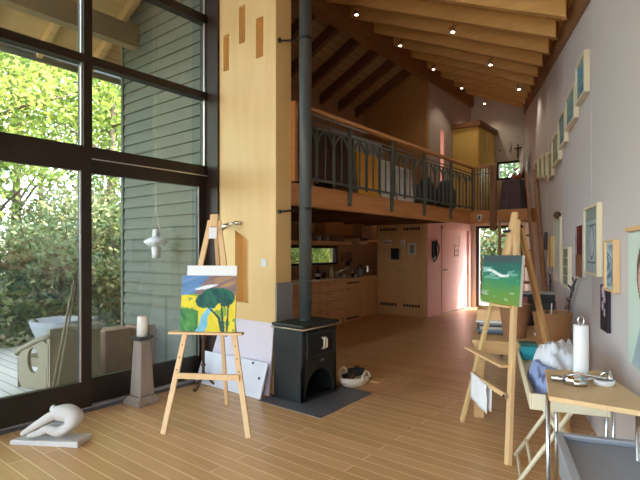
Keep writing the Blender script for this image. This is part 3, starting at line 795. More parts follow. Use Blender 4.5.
MB().prism([(-6.395, 6.0), (-5.775, 6.0), (-5.775, 8.78), (-5.97, 8.78), (-5.97, 9.70), (-6.395, 9.70)], 2, .864, .90).build('worktop', 'cab', None, label='light wood worktop running along the kitchen wall', cat='worktop', bevel=.003)
# tall cupboard with two doors
o = thing('tall_cupboard', 'tall two-door plywood cupboard with dark vent slots', 'cupboard', (-5.4, 10.0, 0))
MB().box((-6.02, 9.74, .0), (-4.91, 10.30, 2.168)).box((-4.91, 9.74, 0), (-4.765, 9.795, 2.168)).build('body', 'cab_v', o)
for (a, b) in ((-6.0, -5.395), (-5.385, -4.80)):
    d = MB().box((a, 9.72, .09), (b, 9.739, 2.10)).build('door', 'cab_v', o, bevel=.002)
    for z0 in (1.945, .215):
        m = MB(); vent(m, a + .08, b - .08, z0, z0 + .06, 6, lambda m, p, q, z0, z1: m.box((p, 9.717, z0), (q, 9.722, z1))); m.build('vent_slots', 'black', d)
    m = MB(); kx = b - .05 if b < -5 else a + .05
    m.lathe([(.012, 0), (.014, .02)], (kx, 9.705, 1.0), 8); m.build('knob', 'stair', d)
def note(f0, f1, z0, z1, mat, label, cat, inner=None):
    t = MB().box((f0, 9.711, z0), (f1, 9.7165, z1)).build('note' if cat == 'note' else 'picture', mat, None, label=label, cat=cat)
    if inner:
        m = MB()
        for (a, b, c, d) in inner[1:]: m.box((f0 + (f1 - f0) * a, 9.709, z0 + (z1 - z0) * c), (f0 + (f1 - f0) * b, 9.712, z0 + (z1 - z0) * d))
        m.build('drawing', inner[0], t)
note(-5.82, -5.62, 1.62, 1.73, 'paper', 'small card with red shapes on the cupboard door above the black picture', 'card', ('red_jar', (.1, .35, .2, .8), (.5, .9, .25, .6)))
note(-5.634, -5.425, 1.28, 1.54, 'black', 'black square picture on the cupboard door', 'picture')
note(-5.372, -5.275, 1.61, 1.73, 'paper', 'tiny card with a red stroke on the cupboard door beside the door gap', 'card', ('red_jar', (.4, .62, .1, .85)))
note(-5.183, -4.995, 1.39, 1.655, 'paper', 'pale framed picture with a grey figure on the cupboard door', 'picture', ('heat_shield', (.2, .8, .15, .85)))
# shelf, wall units, hood
MB().box((-6.395, 6.3, 1.615), (-6.10, 8.80, 1.685)).build('wall_shelf', 'cab', None, label='wooden shelf above the kitchen window', cat='shelf')
o = thing('wall_cabinet', 'plain wooden wall cabinet above the kitchen shelf', 'cabinet', (-6.25, 8.2, 1.83))
MB().box((-6.395, 7.85, 1.83), (-6.12, 8.85, 2.10)).build('body', 'ply_dark', o)
for (a, b) in ((7.86, 8.345), (8.355, 8.84)): MB().box((-6.12, a, 1.84), (-6.105, b, 2.09)).build('door', 'ply_dark', o)
o = thing('range_hood', 'slim pale cooker hood at the end of the kitchen wall', 'hood', (-6.2, 9.35, 1.65))
MB().box((-6.395, 8.93, 1.70), (-5.95, 9.69, 1.76)).build('body', 'cab', o)
MB().box((-6.0, 8.90, 1.64), (-5.95, 9.20, 1.76)).build('front_strip', 'cream', o)
MB().box((-6.38, 9.2, 1.76), (-6.1, 9.69, 2.10)).build('duct_cover', 'kitchen_wall', o)
for k, (w, r, mt, lab) in enumerate(((7.35, .07, 'dark_grey', 'dark round dish standing on the kitchen shelf near the stove pipe'), (7.52, .07, 'dark_grey', 'dark round dish standing on the kitchen shelf beside its twin'), )):
    MB().lathe([(r * .5, 0), (r, .06), (r, .16), (r * .6, .2)], (-6.25, w, 1.687), 14).build('jar', mt, None, smooth=True, label=lab, cat='jar')
for k, w in enumerate((7.70, 7.78, 7.86, 7.95, 8.05, 8.15)):
    MB().lathe([(.018, 0), (.03, .02), (.03, .09), (.02, .10)], (-6.2, w, 1.687), 10).build('spice_jar', ('heat_shield', 'paper', 'stair')[k % 3], None, smooth=True,
        label='little spice jar in the line on the kitchen shelf', cat='jar', group='spice jars on the kitchen shelf')
def bottle(f, w, h, r, mat, label, z=.901, lab=None):
    o = MB().lathe([(r, 0), (r, h * .6), (r * .45, h * .75), (r * .35, h)], (f, w, z), 14).build('bottle', mat, None, smooth=True, label=label, cat='bottle')
    if lab: MB().lathe([(r * 1.03, h * .2), (r * 1.03, h * .45)], (f, w, z), 14).build('paper_label', lab, o, smooth=True)
bottle(-6.15, 7.66, .26, .055, 'black', 'black bottle with a white label on the worktop under the window', lab='white')
bottle(-6.2, 7.92, .2, .04, 'dark_grey', 'dark bottle on the worktop between the black bottle and the tap')
bottle(-6.15, 8.12, .24, .045, 'cream', 'pale bottle on the worktop beside the tap')
bottle(-6.1, 8.83, .16, .035, 'cream', 'small cream bottle on the worktop near the hob')
o = thing('kitchen_tap', 'chrome kitchen tap with a slanting spout', 'tap', (-6.2, 8.35, .90))
MB().lathe([(.025, 0), (.02, .12)], (-6.2, 8.35, .901), 12).build('base', 'chrome', o, smooth=True)
MB().tube([(-6.2, 8.35, 1.0), (-6.1, 8.42, 1.06), (-5.98, 8.62, 1.17)], .014, 8).build('spout', 'chrome', o, smooth=True)
for k, (w, h) in enumerate(((8.3, .08), (8.48, .07), (8.62, .09), (8.72, .07))):
    MB().lathe([(.03, 0), (.038, h), (.034, h), (.027, .006)], (-5.95, w, .901), 12).build('cup', ('paper', 'chrome', 'dark_grey', 'paper')[k], None, smooth=True,
        label=('white cup on the worktop under the tap spout', 'metal cup on the worktop beside the tap', 'dark cup on the worktop above the vent slots', 'white cup on the worktop nearest the hob')[k], cat='cup')
o = thing('kettle', 'round grey kettle on the hob end of the worktop', 'kettle', (-6.15, 9.2, .9))
MB().lathe([(.08, 0), (.10, .04), (.09, .12), (.04, .16), (.015, .185)], (-6.15, 9.2, .901), 18).build('body', 'heat_shield', o, smooth=True)
MB().tube([(-6.15, 9.12, 1.03), (-6.15, 9.14, 1.14), (-6.15, 9.2, 1.17), (-6.15, 9.26, 1.14), (-6.15, 9.28, 1.03)], .01, 8).build('handle', 'black', o, smooth=True)
o = thing('water_jug', 'pale grey jug beside the kettle', 'jug', (-6.15, 9.52, .9))
MB().lathe([(.07, 0), (.075, .1), (.06, .2), (.07, .25)], (-6.15, 9.52, .901), 16).build('body', 'steel', o, smooth=True)
MB().tube([(-6.09, 9.52, 1.12), (-6.04, 9.52, 1.10), (-6.04, 9.52, 1.0), (-6.08, 9.52, .97)], .01, 8).build('handle', 'steel', o, smooth=True)
o = thing('utensil_rail', 'thin metal rail for hanging utensils beside the kitchen window', 'rail', (-6.37, 8.95, 1.45))
MB().tube([(-6.37, 8.72, 1.45), (-6.37, 9.2, 1.45)], .007, 8).build('bar', 'steel', o)
for k, (w, L, mt) in enumerate(((8.78, .2, 'dark_grey'), (8.87, .16, 'stair'), (8.97, .30, 'black'), (9.05, .32, 'black'), (9.14, .22, 'dark_grey'))):
    m = MB(); m.bar((-6.355, w, 1.44), (-6.355, w, 1.44 - L * .6), .014, .008, up=(1, 0, 0)); m.ball((-6.355, w, 1.44 - L * .8), .012, .035, L * .22, 10)
    m.build('hanging_utensil', mt, None, label=('short dark spoon first on the utensil rail', 'wooden spoon hanging on the utensil rail', 'long black ladle in the middle of the utensil rail', 'longest black spatula hanging on the utensil rail', 'dark spoon last on the utensil rail')[k], cat='utensil')
# wall telephone on the pink wall
o = thing('wall_telephone', 'black wall telephone with a looped cord on the pink wall', 'telephone', (-4.74, 10.15, 1.25))
MB().box((-4.748, 9.98, 1.32), (-4.69, 10.16, 1.70)).build('body', 'black', o, bevel=.02)
m = MB(); m.bar((-4.665, 10.06, 1.40), (-4.665, 10.06, 1.66), .05, .035, up=(1, 0, 0)); m.ball((-4.665, 10.06, 1.40), .03, .045, .04, 10); m.ball((-4.665, 10.06, 1.66), .03, .045, .04, 10)
m.build('handset', 'black', o, smooth=True)
pts = []
for k in range(22):
    t = k / 21; a = PI * t
    pts.append((-4.72, 10.19 + .14 * math.sin(a) - .02 * t, 1.68 - .40 * t + .05 * math.sin(a)))
MB().tube([(-4.72, 10.14, 1.66), (-4.72, 10.2, 1.72)] + pts[3:-2] + [(-4.72, 10.14, 1.27), (-4.72, 10.06, 1.24), (-4.72, 10.02, 1.32)], .017, 8).build('cord', 'black', o, smooth=True)

# ------------------------------------------------------------------ wood stove with its pipe
o = thing('wood_stove', 'black cast-iron wood stove with a tall grey flue pipe', 'stove', (-3.24, 3.82, .006))
X0, X1, Y0, Y1, ZT = -3.425, -3.045, 3.545, 4.105, .735
m = MB()
m.box((X0, Y0, .006), (X1, Y0 + .03, ZT)); m.box((X0, Y1 - .03, .006), (X1, Y1, ZT)); m.box((X0, Y0 + .03, .006), (X0 + .02, Y1 - .03, ZT))
m.box((X0 + .02, Y0 + .03, .34), (X1, Y1 - .03, ZT))
m.box((X0 + .02, Y0 + .03, .006), (X1, Y1 - .03, .03))
# arched apron under the fire box
N = 12; c, rw = (Y0 + Y1) / 2, (Y1 - Y0) / 2 - .06
for k in range(N):
    a0, a1 = PI * k / N, PI * (k + 1) / N
    y0, y1 = c - rw * math.cos(a0), c - rw * math.cos(a1); q0, q1 = .06 + .235 * math.sin(a0), .06 + .235 * math.sin(a1)
    m.prism([(y0, q0), (y1, q1), (y1, .345), (y0, .345)], 0, X1 - .025, X1)
m.box((X1 - .025, Y0, .006), (X1, Y0 + .06, .345)); m.box((X1 - .025, Y1 - .06, .006), (X1, Y1, .345))
m.build('body', 'iron', o, bevel=.004)
MB().box((X0 - .015, Y0 - .02, ZT), (X1 + .03, Y1 + .02, ZT + .028)).build('top_plate', 'iron', o, bevel=.008)
m = MB(); m.tube([(X0, Y0 - .035, ZT - .01), (X1 + .045, Y0 - .035, ZT - .01), (X1 + .045, Y1 + .03, ZT - .01)], .009, 8); m.build('towel_bar', 'stove_trim', o, smooth=True)
d = MB().box((X1, Y0 + .06, .42), (X1 + .022, Y1 - .05, .69)).build('fire_door', 'iron', o, bevel=.006)
MB().box((X1 + .022, Y0 + .11, .46), (X1 + .026, Y1 - .10, .65)).build('door_glass', 'iron_in', d)
m = MB()
for w in (3.83, 3.87):
    m.tube([(X1 + .024, w, .50), (X1 + .055, w, .515), (X1 + .055, w, .595), (X1 + .024, w, .61)], .011, 8)
m.build('handle', 'cream', d, smooth=True)
for z in (.47, .63): MB().tube([(X1 + .012, Y0 + .055, z - .02), (X1 + .012, Y0 + .055, z + .02)], .01, 8).build('hinge', 'iron', d)
MB().box((X1, Y0 + .06, .355), (X1 + .012, Y1 - .05, .412)).build('ash_door', 'iron', o, bevel=.003)
MB().box((X1 + .012, 3.81, .375), (X1 + .02, 3.87, .392)).build('maker_plate', 'steel', o)
PX, PY = -3.27, 3.86
m = MB().lathe([(.070, 0), (.070, .02)], (PX, PY, ZT + .028), 28); m.lathe([(.066, 0), (.066, 4.24)], (PX, PY, ZT + .03), 28)
fp = m.build('flue_pipe', 'pipe', o, smooth=True)
m = MB()
for z in (1.18,): m.lathe([(.068, 0), (.0685, .006), (.068, .012)], (PX, PY, z), 28)
m.build('pipe_joint', 'pipe', fp, smooth=True)
MB().lathe([(.02, 0), (.012, .02), (.012, .05)], (PX + .07, PY, .98), 10).build('damper_knob', 'iron', fp)
m = MB()
for z in (3.72, 1.93):
    m2 = MB(); m2.tube([(-3.466, 3.66, z - .03), (PX - .03, PY, z)], .010, 8); m2.lathe([(.02, -.02), (.02, .02)], (-3.455, 3.66, z - .03), 10)
    m2.lathe([(.069, 0), (.069, .03)], (PX, PY, z - .015), 24)
    m2.build('wall_bracket', 'iron', fp)
# firewood basket
o = thing('firewood_basket', 'shallow pale wicker basket beside the stove', 'basket', (-3.0, 4.43, 0))
m = MB(); prof = [(.13, 0), (.175, .05), (.19, .11), (.18, .115), (.165, .05), (.12, .012)]
m.lathe(prof, (-3.03, 4.42, .002), 28, sx=.85, sy=1.15); m.build('bowl', 'wicker_light', o, smooth=True)
for sg in (-1, 1):
    pts = [(-3.03 + .155 * sg, 4.42 - .09 + .18 * k / 8, .10 + .075 * math.sin(PI * k / 8)) for k in range(9)]
    MB().tube(pts, .011, 8).build('handle', 'wicker_light', o, smooth=True)
for k, (a, b) in enumerate((((-3.10, 4.30, .10), (-2.98, 4.55, .13)), ((-3.0, 4.28, .09), (-3.08, 4.56, .16)), ((-3.12, 4.44, .14), (-2.93, 4.46, .17)))):
    MB().bar(a, b, .06, .05).build('firewood_log', ('iron_in', 'rust', 'iron_in')[k], None, label=('charred dark log lying along the wicker basket', 'brown log crossing the wicker basket', 'charred short log on top of the wicker basket')[k], cat='log', bevel=.01)
MB().prism([(-2.96, 4.62), (-2.84, 4.62), (-2.86, 4.80), (-2.98, 4.78)], 2, .002, .02).build('kindling_board', 'cab', None, label='flat pale piece of wood on the floor behind the wicker basket', cat='board')

# ------------------------------------------------------------------ fittings on the pier
o = thing('wall_spotlight', 'small chrome spotlight on the plywood pier above the niche', 'lamp', (-4.03, WP, 1.80))
m = MB().tube([(-4.0, WP - .002, 1.80), (-4.02, WP - .07, 1.80)], .022, 12); m.build('mount', 'chrome', o, smooth=True)
m = MB().tube([(-4.02, WP - .07, 1.80), (-4.09, WP - .10, 1.775)], .014, 10); m.build('arm', 'chrome', o, smooth=True)
m = MB().tube([(-4.08, WP - .095, 1.78), (-4.16, WP - .13, 1.745)], .026, 14, r1=.036); m.build('lamp_head', 'chrome', o, smooth=True)
MB().box((-3.675, WP - .010, 1.325), (-3.595, WP - .001, 1.405)).build('light_switch', 'white', None, label='white light switch on the plywood pier', cat='switch', bevel=.003)
# leaning white panels
def leanw(name, label, f0, f1, wf, wt, z0, z1, t, mat, skew=0., dots=()):
    m = MB(); d = Vector((0, wt - wf, z1 - z0)); n = Vector((0, -d.z, d.y)).normalized()
    P = [Vector((f0, wf, z0)), Vector((f1, wf, z0)), Vector((f1, wt, z1)), Vector((f0 + skew, wt, z1))]
    m.add([tuple(p) for p in P] + [tuple(p - n * t) for p in P], [(0, 1, 2, 3), (7, 6, 5, 4), (0, 4, 5, 1), (1, 5, 6, 2), (2, 6, 7, 3), (3, 7, 4, 0)])
    o = m.build(name, mat, None, label=label, cat='panel')
    for (u, v) in dots:
        p = Vector((f0 + (f1 - f0) * u, wf, z0)) + d * v + n * .002
        MB().obox(tuple(p), (.012, 0, 0), d.normalized() * .012, n * .003).build('hole', 'black', o)
leanw('white_panel', 'wide white panel leaning highest against the plywood pier', -4.50, -3.47, 3.51, 3.595, .005, .74, .018, ['panel_pinkish'], .22, ((.30, .72),))
leanw('white_panel', 'low white panel with dark holes leaning in front of the taller one', -4.49, -3.455, 3.375, 3.49, .007, .345, .018, ['panel_white'], .02, ((.80, .93), (.93, .55)))
# rusty iron stand
o = thing('iron_stand', 'rusty iron stand with curled feet behind the painted landscape', 'stand', (-4.25, 3.30, 0))
m = MB().tube([(-4.25, 3.30, .12), (-4.25, 3.30, .95)], .016, 8); m.ball((-4.25, 3.30, .55), .028); m.ball((-4.25, 3.30, .25), .026); m.build('pole', 'rust', o, smooth=True)
for k in range(3):
    a = .9 + k * 2.094; dx, dy = math.cos(a), math.sin(a)
    pts = [(-4.25 + dx * r, 3.30 + dy * r, z) for r, z in ((.012, .16), (.05, .10), (.10, .045), (.15, .012), (.185, .018), (.19, .04))]
    MB().tube(pts, .012, 8).build('foot', 'rust', o, smooth=True)
MB().lathe([(.09, 0), (.10, .012), (.02, .012)], (-4.25, 3.30, .95), 20).build('top_plate', 'rust', o, smooth=True)
m = MB().tube([(-4.25 + .24 * math.sin(t), 3.27, .80 - .22 * math.cos(t)) for t in [(-1.4 + 2.8 * k / 12) for k in range(13)]], .004, 6); m.build('wire_loop', 'steel', o, smooth=True)

# ------------------------------------------------------------------ stone sculpture
o = thing('stone_sculpture', 'pale stone sculpture of a crouching figure bent over on a slab', 'sculpture', (-3.975, 1.625, 0), math.atan2(.303, .441))
# local x runs along the slab
m = MB(); m.add([(-.29, -.075, 0), (.275, -.10, 0), (.28, .10, 0), (-.23, .08, 0), (-.285, -.07, .034), (.27, -.095, .046), (.275, .095, .046), (-.225, .075, .034)],
                [(0, 3, 2, 1), (4, 5, 6, 7), (0, 1, 5, 4), (1, 2, 6, 5), (2, 3, 7, 6), (3, 0, 4, 7)])
m.build('slab', 'stone', o, local=True, bevel=.008)
def skin(name, mat, parent, verts, edges, radii, root=0, sub=2):
    me = bpy.data.meshes.new(name); me.from_pydata(verts, edges, []); me.materials.append(MATS[mat])
    ob = bpy.data.objects.new(name, me); COL.objects.link(ob); ob.parent = parent; WM[ob] = WM[parent]
    sk = ob.modifiers.new('skin', 'SKIN'); sk.use_smooth_shade = True
    for i, r in enumerate(radii):
        me.skin_vertices[0].data[i].radius = (r if isinstance(r, tuple) else (r, r)); me.skin_vertices[0].data[i].use_root = (i == root)
    s = ob.modifiers.new('sub', 'SUBSURF'); s.levels = sub; s.render_levels = sub
    return ob
V = [(.175, 0, .105), (.215, 0, .165), (.165, 0, .215), (.085, 0, .222), (.03, .0, .232),      # seat, back, shoulders, neck, head
     (-.005, .0, .236),
     (.0, -.06, .185), (-.10, -.06, .13), (-.22, -.04, .065),                                  # near arm reaching to the slab
     (.0, .06, .18), (-.10, .05, .12), (-.22, .04, .06),
     (.10, -.05, .085), (.0, -.055, .12), (-.06, -.05, .085), (-.16, -.05, .062),             # folded leg
     (.10, .05, .085), (.0, .055, .115), (-.06, .05, .08), (-.16, .05, .06)]
E_ = [(0, 1), (1, 2), (2, 3), (3, 4), (4, 5), (3, 6), (6, 7), (7, 8), (3, 9), (9, 10), (10, 11), (0, 12), (12, 13), (13, 14), (14, 15), (0, 16), (16, 17), (17, 18), (18, 19)]
R_ = [(.080, .090), (.082, .090), (.066, .080), (.046, .055), .030, .040, .036, .028, .02, .036, .028, .02, .045, .035, .03, .02, .045, .035, .03, .02]
V = [(x, y, .046 + (z - .046) * 1.14) for x, y, z in V]
skin('figure', 'stone', o, V, E_, R_)

# ------------------------------------------------------------------ pedestal and candle
o = thing('pedestal', 'tapered grey wooden pedestal on a square foot by the glass wall', 'pedestal', (-4.30, 2.60, 0), .08)
def frustum(m, h0, h1, a, b, n=4):
    m.add([(-a, -a, h0), (a, -a, h0), (a, a, h0), (-a, a, h0), (-b, -b, h1), (b, -b, h1), (b, b, h1), (-b, b, h1)], [(0, 3, 2, 1), (4, 5, 6, 7), (0, 1, 5, 4), (1, 2, 6, 5), (2, 3, 7, 6), (3, 0, 4, 7)]); return m
frustum(frustum(MB(), .0, .05, .125, .125), .05, .08, .115, .09).build('foot', 'pedwood', o, local=True, bevel=.006)
frustum(MB(), .08, .62, .083, .060).build('shaft', 'pedwood', o, local=True, bevel=.012)
MB().lathe([(.07, .62), (.105, .635), (.108, .655), (.09, .655)], (0, 0, 0), 24).build('dish', 'dark_grey', o, local=True, smooth=True)
MB().lathe([(.052, 0), (.050, .10), (.047, .19), (.040, .20), (.036, .19), (.006, .185)], (-4.30, 2.60, .656), 20).build('candle', 'candle', None, smooth=True, label='thick cream candle standing on the pedestal', cat='candle')
# ------------------------------------------------------------------ easels and their paintings
def canvas(name, label, cat, cb, u, v, n, w, h, t, fn, nu, nv, pm='paint'):
    u, v, n, cb = Vector(u), Vector(v), Vector(n), Vector(cb)
    m = MB(); m.obox(tuple(cb + v * h / 2 - n * t / 2), u * w / 2, v * h / 2, n * t / 2)
    m.c = [(.78, .74, .66)] * len(m.f)
    painted(m, cb - u * w / 2, u, v, n, w, h, fn, nu, nv)
    return m.build(name, pm, None, label=label, cat=cat)
FLt, FRt, RRt = Vector((-3.438, 2.265, 0)), Vector((-2.831, 2.641, 0)), Vector((-3.611, 3.082, 0))
mid = (FLt + FRt) / 2; ap = Vector((-3.365, 2.733, 1.76))
bu = (FRt - FLt).normalized(); bv = (ap - mid).normalized(); bn = bu.cross(bv).normalized()
if bn.dot(-mid) < 0: bn = -bn
o = thing('easel', 'pale wooden studio easel standing by the glass wall with a landscape painting', 'easel', tuple(mid))
a1, a2 = ap - bu * .035, ap + bu * .035
MB().bar(FLt, a1, .045, .024, up=tuple(bn)).build('leg', 'easel', o, bevel=.003)
MB().bar(FRt, a2, .045, .024, up=tuple(bn)).build('leg', 'easel', o, bevel=.003)
MB().bar(RRt, ap - bn * .03 + Vector((0, 0, -.03)), .035, .024, up=tuple(bn)).build('rear_leg', 'easel', o, bevel=.003)
MB().bar(ap - bv * .06, ap + bv * .055, .075, .04, up=tuple(bn)).build('head_block', 'easel', o, bevel=.01)
def onleg(F, A, z): return F + (A - F) * (z / A.z)
MB().bar(onleg(FLt, a1, .455) - bn * .0 + bn * .022, onleg(FRt, a2, .455) + bn * .022, .022, .045, up=(0, 0, 1)).build('crossbar', 'easel', o)
tc = mid + (ap - mid) * (.80 / ap.z) + bn * .045
MB().bar(tc - bu * .33, tc + bu * .30, .075, .018).build('canvas_tray', 'easel', o)
lb = ap - bv * .12 + bn * .030
m = MB().obox(tuple(lb + bu * .0), bu * .035, bv * .05, bn * .002); m.build('paper_tag', 'white', o)
m = MB()
for k in range(4):
    for F, A in ((FLt, a1), (FRt, a2)):
        p = onleg(F, A, .50 + .10 * k) + bn * .013; m.obox(tuple(p), bu * .005, bv * .005, bn * .002)
m.build('peg_holes', 'dark_grey', o)
def land(u, v):
    n = fbm(u * 6, v * 6, 80); n2 = fbm(u * 14 + v * 8, v * 5 - u * 4, 81)
    DG, MG = lin(16, 72, 66), lin(35, 110, 85)
    def seg(p, q, r0, r1):
        dx, dy = q[0] - p[0], q[1] - p[1]; t = max(0, min(1, ((u - p[0]) * dx + (v - p[1]) * dy) / (dx * dx + dy * dy)))
        return math.hypot(u - p[0] - dx * t, v - p[1] - dy * t) < r0 + (r1 - r0) * t
    can = ((u - .66) / .33) ** 2 + ((v - .60) / .185) ** 2 < 1 + (n - .5) * .4 and v > .42 + .08 * math.sin(u * 20)
    lob = ((u - .42) / .155) ** 2 + ((v - .55) / .13) ** 2 < 1 + (n - .5) * .5
    tr = seg((.78, 0), (.70, .25), .04, .025) or seg((.70, .25), (.45, .48), .022, .014) or seg((.79, 0), (.76, .3), .03, .018) or seg((.76, .3), (.74, .5), .016, .012) or seg((.85, 0), (.87, .48), .018, .013)
    if tr: return mixc(lin(20, 60, 55), lin(40, 85, 70), n2)
    if can or lob: return mixc(DG, MG, (n2 - .35) * 2.4)
    if v > .63 + .03 * math.sin(u * 7):
        s = fbm(u * 3 - v * 4, v * 16 - u * 6, 82)
        c = mixc(lin(50, 100, 160), lin(120, 160, 200), s) if u + (1 - v) * .8 < .50 else mixc(lin(110, 95, 105), lin(165, 130, 115), s)
        if u > .6 and v > .8: c = mixc(c, lin(190, 150, 80), (s - .45) * 4)
        if abs(v - .80 - (u - .5) * .22) < .035 * (1 - abs(u - .45) * 3.2) + .01 * (n - .5) and .25 < u < .66: c = lin(225, 232, 238)
        return c
    if v < .43 and abs(u - (.36 + .17 * v / .43 + .02 * math.sin(v * 18))) < .085 - .07 * v: return mixc(lin(90, 170, 200), lin(150, 210, 220), n2)
    if u < .33 and v < .42 - .25 * abs(u - .1): return mixc(lin(40, 110, 60), lin(95, 160, 75), (n2 - .3) * 2)
    return mixc(lin(205, 190, 30), lin(240, 220, 60), n2) if n > .33 else lin(130, 165, 60)
cb = tc + Vector((0, 0, .012)) + bn * .005 - bu * .005
canvas('landscape_painting', 'landscape painting of a dark green tree and yellow fields on the easel', 'painting', cb, bu, bv, bn, .475, .47, .02, land, 80, 80)
canvas('blank_canvas', 'blank white canvas standing behind the landscape painting on the easel', 'canvas', cb - bn * .024 + bu * .012, bu, bv, bn, .44, .56, .016, lambda u, v: (.84, .86, .86), 1, 1)
# second easel, turned away
L2, R2, B2, A2 = Vector((-1.643, 4.06, 0)), Vector((-1.059, 3.437, 0)), Vector((-.87, 4.38, 0)), Vector((-1.2005, 4.0794, 1.74))
u2 = (R2 - L2).normalized(); v2 = (A2 - (L2 + R2) / 2).normalized(); n2_ = u2.cross(v2).normalized()
if n2_.dot(-L2) < 0: n2_ = -n2_
o = thing('easel', 'worn wooden easel holding a green sea painting with a white towel on its brace', 'easel', tuple((L2 + R2) / 2))
q1, q2 = A2 - u2 * .04, A2 + u2 * .035
MB().bar(L2, q1, .05, .026, up=tuple(n2_)).build('leg', 'easel_old', o, bevel=.003)
MB().bar(R2, q2, .058, .03, up=tuple(n2_)).build('leg', 'easel', o, bevel=.003)
MB().bar(B2, A2 - n2_ * .05 - Vector((0, 0, .05)), .062, .03, up=tuple(n2_)).build('rear_leg', 'easel_brown', o, bevel=.003)
MB().bar(A2 - v2 * .50 + n2_ * .012, A2 + v2 * .07 + n2_ * .012, .062, .04, up=tuple(n2_)).build('mast', 'easel', o, bevel=.014)
m = MB().tube([A2 - v2 * .1 - u2 * .05 + n2_ * .06, A2 - v2 * .1 + u2 * .05 + n2_ * .06], .012, 8); m.build('bolt', 'iron', o)
p1, p2 = onleg(L2, q1, .63), onleg(R2, q2, .63)
MB().bar(p1 - u2 * .12 + n2_ * .05, p2 + n2_ * .05, .075, .016).build('tray', 'easel', o)
p1, p2 = onleg(L2, q1, .43), onleg(R2, q2, .43)
br = MB().bar(p1 + n2_ * .025, p2 + n2_ * .025, .02, .035).build('brace', 'easel', o)
m = MB().tube([p2 + n2_ * .03, p2 + n2_ * .055], .014, 10); m.build('wing_nut', 'steel', o)
# painting on the second easel
up = Vector((.85, -.53, 0)).normalized(); npn = Vector((-.53, -.85, 0)).normalized(); vp = (Vector((0, 0, 1)) - npn * .08).normalized(); nq = up.cross(vp).normalized()
if nq.dot(npn) < 0: nq = -nq
def sea(u, v):
    n = fbm(u * 5, v * 9, 90); s = fbm(u * 4 + v * 3, v * 14 - u * 3, 91)
    st = ((0, lin(120, 150, 62)), (.3, lin(98, 152, 78)), (.5, lin(62, 142, 104)), (.7, lin(44, 112, 104)), (1.01, lin(70, 88, 86)))
    w_ = max(0., min(1., v + (n - .5) * .25)); c = st[0][1]
    for (a, ca), (b, cb_) in zip(st, st[1:]):
        if a <= w_ <= b: c = mixc(ca, cb_, (w_ - a) / (b - a))
    if v > .85: c = mixc(c, lin(75, 85, 90), .6)
    crest = .645 + .05 * math.sin(u * 7 + .6) - .03 * u
    if abs(v - crest) < .028 + .05 * max(0, .2 - abs(u - .45)) + .04 * (s - .5) and .04 < u < .72: return mixc(lin(235, 242, 240), lin(150, 200, 190), (s - .5) * 4)
    if v < .25 and s > .70: c = mixc(c, lin(200, 215, 205), .5)
    if .5 < v < .75 and s > .66: c = mixc(c, lin(140, 195, 180), .6)
    return c
pc = Vector((-1.2575, 3.8555, 1.075))
canvas('sea_painting', 'green sea painting with a white wave crest on the worn easel', 'painting', pc, up, vp, nq, .44, .385, .025, sea, 60, 60)
MB().bar(pc - up * .12 + Vector((0, 0, -.012)) - nq * .02, pc + up * .12 + Vector((0, 0, -.012)) - nq * .02, .05, .02).build('canvas_ledge', 'easel_old', o)
# towel hanging over the brace
m = MB(); N = 10; M = 14; P = []
w0_ = p1 + n2_ * .025 + u2 * .05
for j in range(M + 1):
    t = j / M * .46
    for i in range(N + 1):
        s_ = i / N; base = w0_ + u2 * (.30 * s_)
        if t < .20: z, off = -.20 + t, -.022
        elif t < .235: z, off = .024, -.022 + .044 * (t - .20) / .035
        else: z, off = .024 - (t - .235), .022
        off += .006 * math.sin(s_ * 9 + t * 6) * (1 if abs(z) > .04 else 0)
        P.append(base + n2_ * off + Vector((0, 0, z - .03 * s_ * (1 if off > 0 else .4))))
m.add(P, [(j * (N + 1) + i, j * (N + 1) + i + 1, (j + 1) * (N + 1) + i + 1, (j + 1) * (N + 1) + i) for j in range(M) for i in range(N)])
tw = m.build('towel', 'towel', None, smooth=True, label='white towel draped over the lower brace of the worn easel', cat='towel')
sol = tw.modifiers.new('s', 'SOLIDIFY'); sol.thickness = .006; sol.offset = 0

# ------------------------------------------------------------------ work bench and what stands on it
AN = math.atan2(.3258, .9454)
def loc(base, x, y, z=0.):
    c, s = math.cos(AN), math.sin(AN); return Vector((base[0] + c * x - s * y, base[1] + s * x + c * y, z))
BB = (-1.60, 4.19)
o = thing('work_bench', 'low pale wooden work bench against the wall crowded with pots and books', 'bench', (BB[0], BB[1], 0), AN)
MB().box((0, 0, .665), (.80, 1.95, .70)).build('top', 'bench', o, local=True, bevel=.003)
MB().box((.01, .012, .585), (.79, .04, .664)).build('apron', 'bench', o, local=True)
MB().box((.012, .04, .585), (.04, 1.93, .664)).build('apron', 'bench', o, local=True)
for (x, y) in ((.012, .02), (.70, .02), (.012, 1.84), (.70, 1.84)):
    MB().box((x, y + .025, 0), (x + .085, y + .065, .664)).build('leg', 'bench', o, local=True)
def pot(lx, ly, r0, r1, h, mat, label, rim=True):
    p = loc(BB, lx, ly, .701)
    prof = [(r0, 0), (r1, h)] if not rim else [(r0, 0), (r1 * .95, h * .84), (r1, h * .85), (r1 * 1.03, h)]
    e = prof[-1][0]
    prof = prof + [(e * .90, h), (e * .84, h * .8)]
    o = MB().lathe(prof, tuple(p), 32).build('plant_pot', mat, None, smooth=True, label=label, cat='pot')
    sm = o.modifiers.new('e', 'EDGE_SPLIT'); sm.split_angle = .6
    MB().lathe([(e * .84, h * .8), (e * .5, h * .82)], tuple(p), 24).build('soil', 'iron_in', o)
    return o
pot(.36, .28, .095, .135, .305, 'terracotta', 'terracotta pot tapering downwards on the bench under the sea painting')
p2_ = pot(.665, .17, .125, .165, .255, 'copperpot', 'wide brown pot on the bench close to the pale wall', False)
